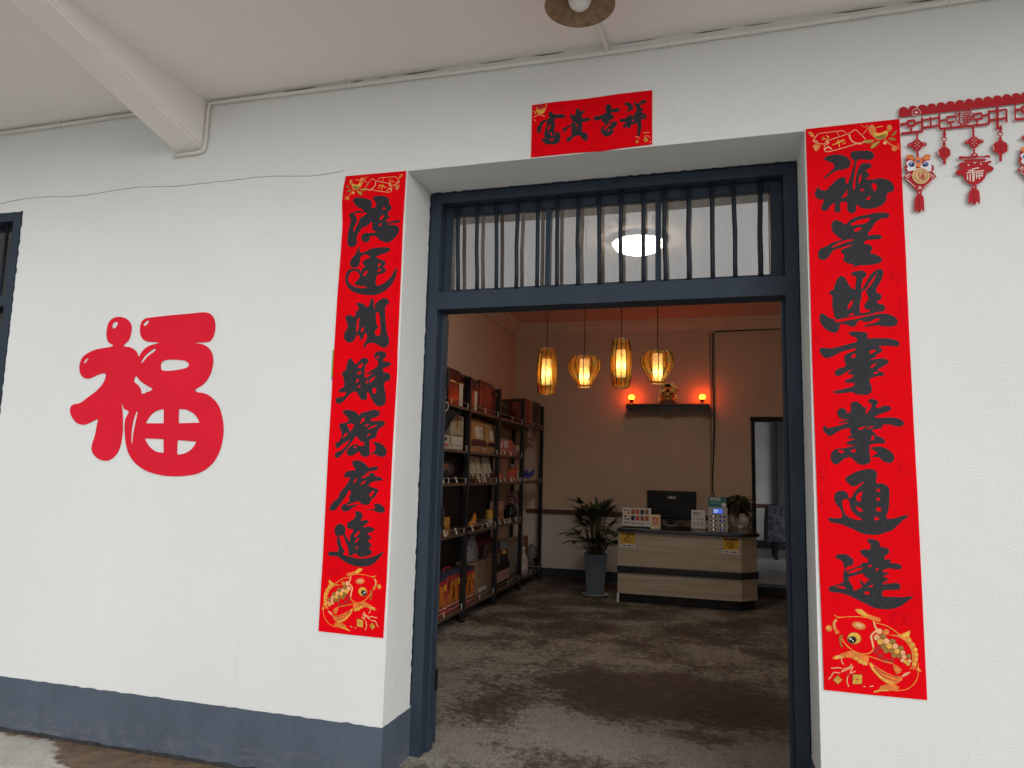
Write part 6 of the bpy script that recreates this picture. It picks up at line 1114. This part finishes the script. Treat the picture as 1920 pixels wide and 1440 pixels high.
for i in range(5):
    y = 5.52 + i * .10; t = goods('small_cup', 'small cream cup in the row at the rack end', 'cup', y, y, LV[2] + .0005, 'cream cups in a row'); MB().lathe([(.022, 0), (.034, .01), (.04, .045), (.034, .045), (.028, .012)], (FX - .06, y, LV[2] + .0005), 18).build('cup_body', M_CREAM, t, smooth=True); MB().lathe([(.015, .0), (.024, .004)], (FX - .06, y, LV[2]), 12).build('cup_foot', M_CREAM, t)
# fourth level
wk = thing('wicker_bundle', 'tangled dark vine and wicker basket on the rack', 'basket', (FX - .16, 2.75, LV[1])); m = MB(); rnd = random.Random(31)
for i in range(34):
    cy_, r_ = rnd.uniform(2.48, 2.9), rnd.uniform(.10, .22); a0 = rnd.uniform(-.4, .6); a1 = a0 + rnd.uniform(1.4, 2.8); x_ = FX - rnd.uniform(.05, .28); m.tube([(x_ + .02 * math.sin(3 * t), cy_ + r_ * 1.2 * math.cos(t), LV[1] + .02 + abs(r_ * 1.35 * math.sin(t))) for t in np.linspace(a0, a1, 9)], rnd.uniform(.004, .009), 5)
m.build('vines', mat('vine', (.05, .03, .022), .7, .4, 30), wk); MB().lathe([(.13, 0.0005), (.16, .05), (.17, .09), (.16, .09), (.12, .01)], (FX - .18, 2.72, LV[1]), 22).build('basket', mat('basket_dark', (.045, .028, .02), .8, .4, 60, .8, 120), wk)
gbox('yellow_packet', 'yellow printed packet standing in the dark wicker bundle', 'packet', 836, 970, 844, 1, mat('packet_yellow', (.42, .22, .03), .5, .2, 30), [(.2, .8, .2, .5, C_BR)], x=FX - .02, dep=.03)
gd = thing('orange_gourd', 'orange curved gourd lying on a dark cloth on the rack', 'gourd', (FX - .1, 3.45, LV[1])); yg = P(884, 990, 'x', FX - .08).y; MB().tube([(FX - .08, yg - .06, LV[1] + .035), (FX - .08, yg + .02, LV[1] + .05), (FX - .08, yg + .07, LV[1] + .10), (FX - .08, yg + .085, LV[1] + .15)], [.03, .034, .024, .006], 10).build('gourd_body', mat('gourd_orange', (.46, .17, .03), .5, .3, 20), gd, smooth=True); MB().blob((FX - .1, yg - .01, LV[1] + .016), .09, .15, .015, n=14, jit=.12, seed=3).build('cloth', M_GDARK, gd)
pk = thing('clear_packet', 'crumpled clear plastic packet of dark nuts on the rack', 'packet', (FX - .1, 3.75, LV[1])); yk = P(901, 984, 'x', FX - .08).y; m = MB(); rnd = random.Random(4)
for i in range(40): m.blob((FX - .1 + rnd.uniform(-.07, .07), yk + rnd.uniform(-.13, .13), LV[1] + rnd.uniform(.012, .05)), .016, .018, .012, n=6, jit=.15, seed=i)
m.build('nuts', mat('dark_nuts', (.10, .06, .045), .5, .4, 60), pk); MB().blob((FX - .1, yk, LV[1] + .042), .10, .17, .042, n=16, jit=.1, seed=12).build('clear_wrap', MATS['clear_wrap'], pk, smooth=True)
bottle('spice_jar', 'small glass jar with a tall yellow lid on the rack', 919, 960, 1, .05, mat('jar_pale', (.34, .32, .28), .2, .1), M_ORANGE, prof=[(.95, 0), (1, .03), (1, .42), (.85, .48), (.85, .50)], x=FX - .07); y_ = P(919, 960, 'x', FX - .07); jl = [o for o in COL.objects if o.name.startswith('spice_jar')][0]
MB().lathe([(.052, .0), (.052, .085), (.046, .09)], (FX - .07, y_.y, LV[1] + (y_.z - LV[1]) * .5), 20).build('yellow_lid', mat('lid_yellow', (.48, .27, .03), .4), jl, smooth=True, auto=40)
gbox('tall_carton', 'tall pinkish printed carton at the rack post', 'box', 933.5, 940, 944.5, 1, mat('carton_pink', (.38, .22, .16), .5, .15), [(.15, .85, .35, .6, C_BR), (.2, .8, .08, .25, M_GBROWN)], x=FX - .02, dep=.09)
p = P(957, 971, 'x', FX - .14); vz = P(957, 948, 'x', FX - .14).z; va = thing('flower_vase', 'dark glass vase of dried pink flowers on the rack', 'vase', (FX - .14, p.y, LV[1])); hv = vz - LV[1]
MB().lathe([(.05, .0005), (.075, .02), (.085, hv * .6), (.06, hv * .85), (.065, hv), (.055, hv), (.05, hv * .86)], (FX - .14, p.y, LV[1]), 22).build('vase_body', mat('vase_dark', (.015, .025, .025), .12, .2), va, smooth=True); m = MB(); s2 = MB(); rnd = random.Random(14)
for i in range(46):
    a = rnd.uniform(0, 6.28); r_ = rnd.uniform(.01, .15); tip = (FX - .14 + .7 * r_ * math.cos(a), p.y + r_ * math.sin(a) * 1.3, LV[1] + hv + rnd.uniform(.03, .17)); s2.tube([(FX - .14, p.y, LV[1] + hv * .8), tip], .0022, 4); m.blob(tip, .016, .018, .014, n=6, jit=.3, seed=i)
m.build('dried_flowers', mat('dried_pink', (.36, .20, .20), .8, .4, 40), va); s2.build('stems', M_STEM, va)
# bottom level
M_RICE = mat('box_flame', (.50, .16, .02), .45, .25, 14); M_RICER = mat('box_flame_red', (.36, .03, .03), .45, .3, 25); M_NAVY = mat('box_navy', (.04, .035, .07), .5, .3)
for i, (a_, b_, tp, lab) in enumerate(((806, 838, 1094, 'red and orange gift box on the lowest board, beside the door'), (839.5, 863, 1078, 'red and orange gift box on the lowest board, at the rack post'), (872, 890, 1071, 'red and orange gift box past the post, beside the cardboard carton'))):
    t = gbox('flame_box', lab, 'gift box', a_, tp, b_, 0, M_RICER, [(.12, .82, .24, .88, M_RICE), (.43, .57, .64, .72, C_BR), (.43, .57, .54, .62, C_BR), (.43, .57, .44, .52, C_BR), (.43, .57, .34, .42, C_BR), (.04, .2, .62, .9, M_RICER), (.8, .97, .70, .88, M_GOLD), (.2, .34, .84, .92, M_RICER), (.66, .8, .86, .93, M_RICER), (.3, .38, .22, .32, M_RICER), (.62, .7, .22, .30, M_RICER), (.0, 1, .185, .215, M_PALE), (.03, .1, .3, .5, M_RICE), (.88, .96, .26, .5, M_RICE), (.1, .9, .06, .09, M_PALE), (.36, .64, .11, .16, M_GDARK)], x=FX - .03, dep=.16, group='red and orange gift boxes on the lowest board')
    y0, y1, zt = S(a_, tp, b_, 0); MB().rbox(FX - .19, FX - .03, y0, y1, zt + .0005, zt + .035, .004).build('navy_lid', M_NAVY, t); MB().tube([(FX - .1, y0 + .06, zt + .034), (FX - .1, y0 + .1, zt + .06), (FX - .1, y1 - .1, zt + .06), (FX - .1, y1 - .06, zt + .034)], .006, 5).build('strap_handle', M_RICER, t)
pl_ = thing('plastic_bag', 'black and white patterned plastic bag slumped behind the gift box', 'bag', (FX - .17, 3.5, LV[0])); yb_ = P(889, 1062, 'x', FX - .24); MB().blob((FX - .27, yb_.y - .04, LV[0] + .27), .07, .17, .27, n=16, jit=.1, seed=17).build('bag_body', mat('leopard', (.03, .03, .03), .4, .2, 70, col2=(.5, .5, .52)), pl_, smooth=True); MB().tube([(FX - .25, yb_.y - .04, LV[0] + .50), (FX - .24, yb_.y - .03, LV[0] + .58), (FX - .25, yb_.y - .01, LV[0] + .62)], [.03, .015, .025], 7).build('tied_neck', mat('leopard2', (.1, .1, .1), .4), pl_)
t = gbox('cardboard_carton', 'brown cardboard carton with a white label on the lowest board', 'carton', 897, 1051, 926, 0, mat('cardboard', (.24, .15, .095), .7, .12, 12), [(.05, .55, .06, .18, M_PALE), (.0, 1, .50, .515, C_BR)], x=FX - .1, dep=.24)
rbg = thing('red_bag', 'large dark red mesh bag piled at the back of the lowest board', 'bag', (FX - .27, 3.85, .62)); yr = P(905, 1025, 'x', FX - .27); zc2 = P(905, 1025, 'x', FX - .27).z; MB().blob((FX - .27, yr.y, zc2), .09, .34, .13, n=20, jit=.14, seed=23).build('mesh_bag', mat('dark_red_mesh', (.12, .014, .016), .6, .5, 30, .6, 90), rbg, smooth=True); MB().rbox(FX - .36, FX - .16, yr.y - .26, yr.y + .26, LV[0] + .44, zc2 - .10, .01).build('bag_base', M_GDARK, rbg)
gbox('brown_box', 'narrow brown box at the post beside the dark bottles', 'box', 932, 1040, 938, 0, mat('narrow_brown', (.16, .09, .07), .6), x=FX - .05, dep=.2)
M_WINE = mat('wine_glass', (.010, .006, .006), .12, .3); M_WLAB = mat('wine_label', (.26, .13, .13), .5, .2, 40); M_WCAP = mat('wine_cap', (.12, .03, .025), .35)
for i, (dx, dy) in enumerate(((0, 0), (0, .10), (0, .20), (0, .30), (0, .40), (-.1, .05), (-.1, .15), (-.1, .25), (-.1, .35))): bottle('wine_bottle', 'dark wine bottle with pinkish label, one of the clustered bottles', 950, 1038, 0, .042, M_WINE, M_WCAP if i != 3 else M_GOLD, lab=M_WLAB, x=FX - .07 + dx, y=4.42 + dy, H=.36, group='dark bottles clustered on the lowest board')
t = gbox('red_flap_carton', 'large white carton with red edges and open flap behind the bottles', 'carton', 953, 1010, 990, 0, mat('carton_white', (.34, .31, .28), .6, .1), [(.80, 1, 0, 1, mat('carton_red', (.34, .07, .04), .5, .2)), (0, 1, .95, 1, MATS['carton_red'])], x=FX - .20, dep=.15); y0, y1, zt = S(953, 1010, 990, 0, FX - .2); MB().add([(FX - .34, y1, zt), (FX - .2, y1, zt), (FX - .18, y1 + .14, zt + .02), (FX - .34, y1 + .14, zt + .02)], [(0, 1, 2, 3)]).add([(FX - .34, y1, zt - .003), (FX - .2, y1, zt - .003), (FX - .18, y1 + .14, zt + .017), (FX - .34, y1 + .14, zt + .017)], [(3, 2, 1, 0)]).build('open_flap', MATS['carton_red'], t)
M_MILK = mat('white_bottle', (.46, .42, .40), .3, .1); bottle('white_bottle', 'tall white bottle with red print at the rack end', 982, 1025, 0, .055, M_MILK, M_WHITE, lab=mat('bottle_print', (.5, .2, .17), .5, .6, 60, col2=(.6, .55, .5)), x=FX - .06)
wr = thing('wrapped_bundle', 'dark bundle wrapped in crumpled clear plastic at the rack end', 'bundle', (FX - .14, 5.85, LV[0])); yw = P(999, 1050, 'x', FX - .14); MB().blob((FX - .14, yw.y, LV[0] + .15), .10, .16, .15, n=16, jit=.12, seed=41).build('plastic_wrap', mat('crumpled_plastic', (.20, .19, .19), .2, .5, 20), wr, smooth=True); MB().blob((FX - .12, yw.y + .02, LV[0] + .09), .105, .15, .09, n=14, jit=.1, seed=42).build('dark_contents', M_BLK, wr)
for i, (px, py, lev) in enumerate(((831, 903, 2), (857, 901, 2), (900, 900, 2), (911, 900, 2), (939, 898, 2), (948, 898, 2), (960, 898, 2), (966, 898, 2), (974, 898, 2), (984, 897, 2), (834, 1004, 1), (856, 997, 1), (887, 992, 1), (915, 984, 1), (938, 977, 1), (948, 973, 1), (953, 972, 1), (958, 971, 1), (968, 968, 1), (939, 849, 3), (947, 850, 3), (958, 851, 3))): tagcard(px, py, lev, i, lean=random.uniform(-14, 14))
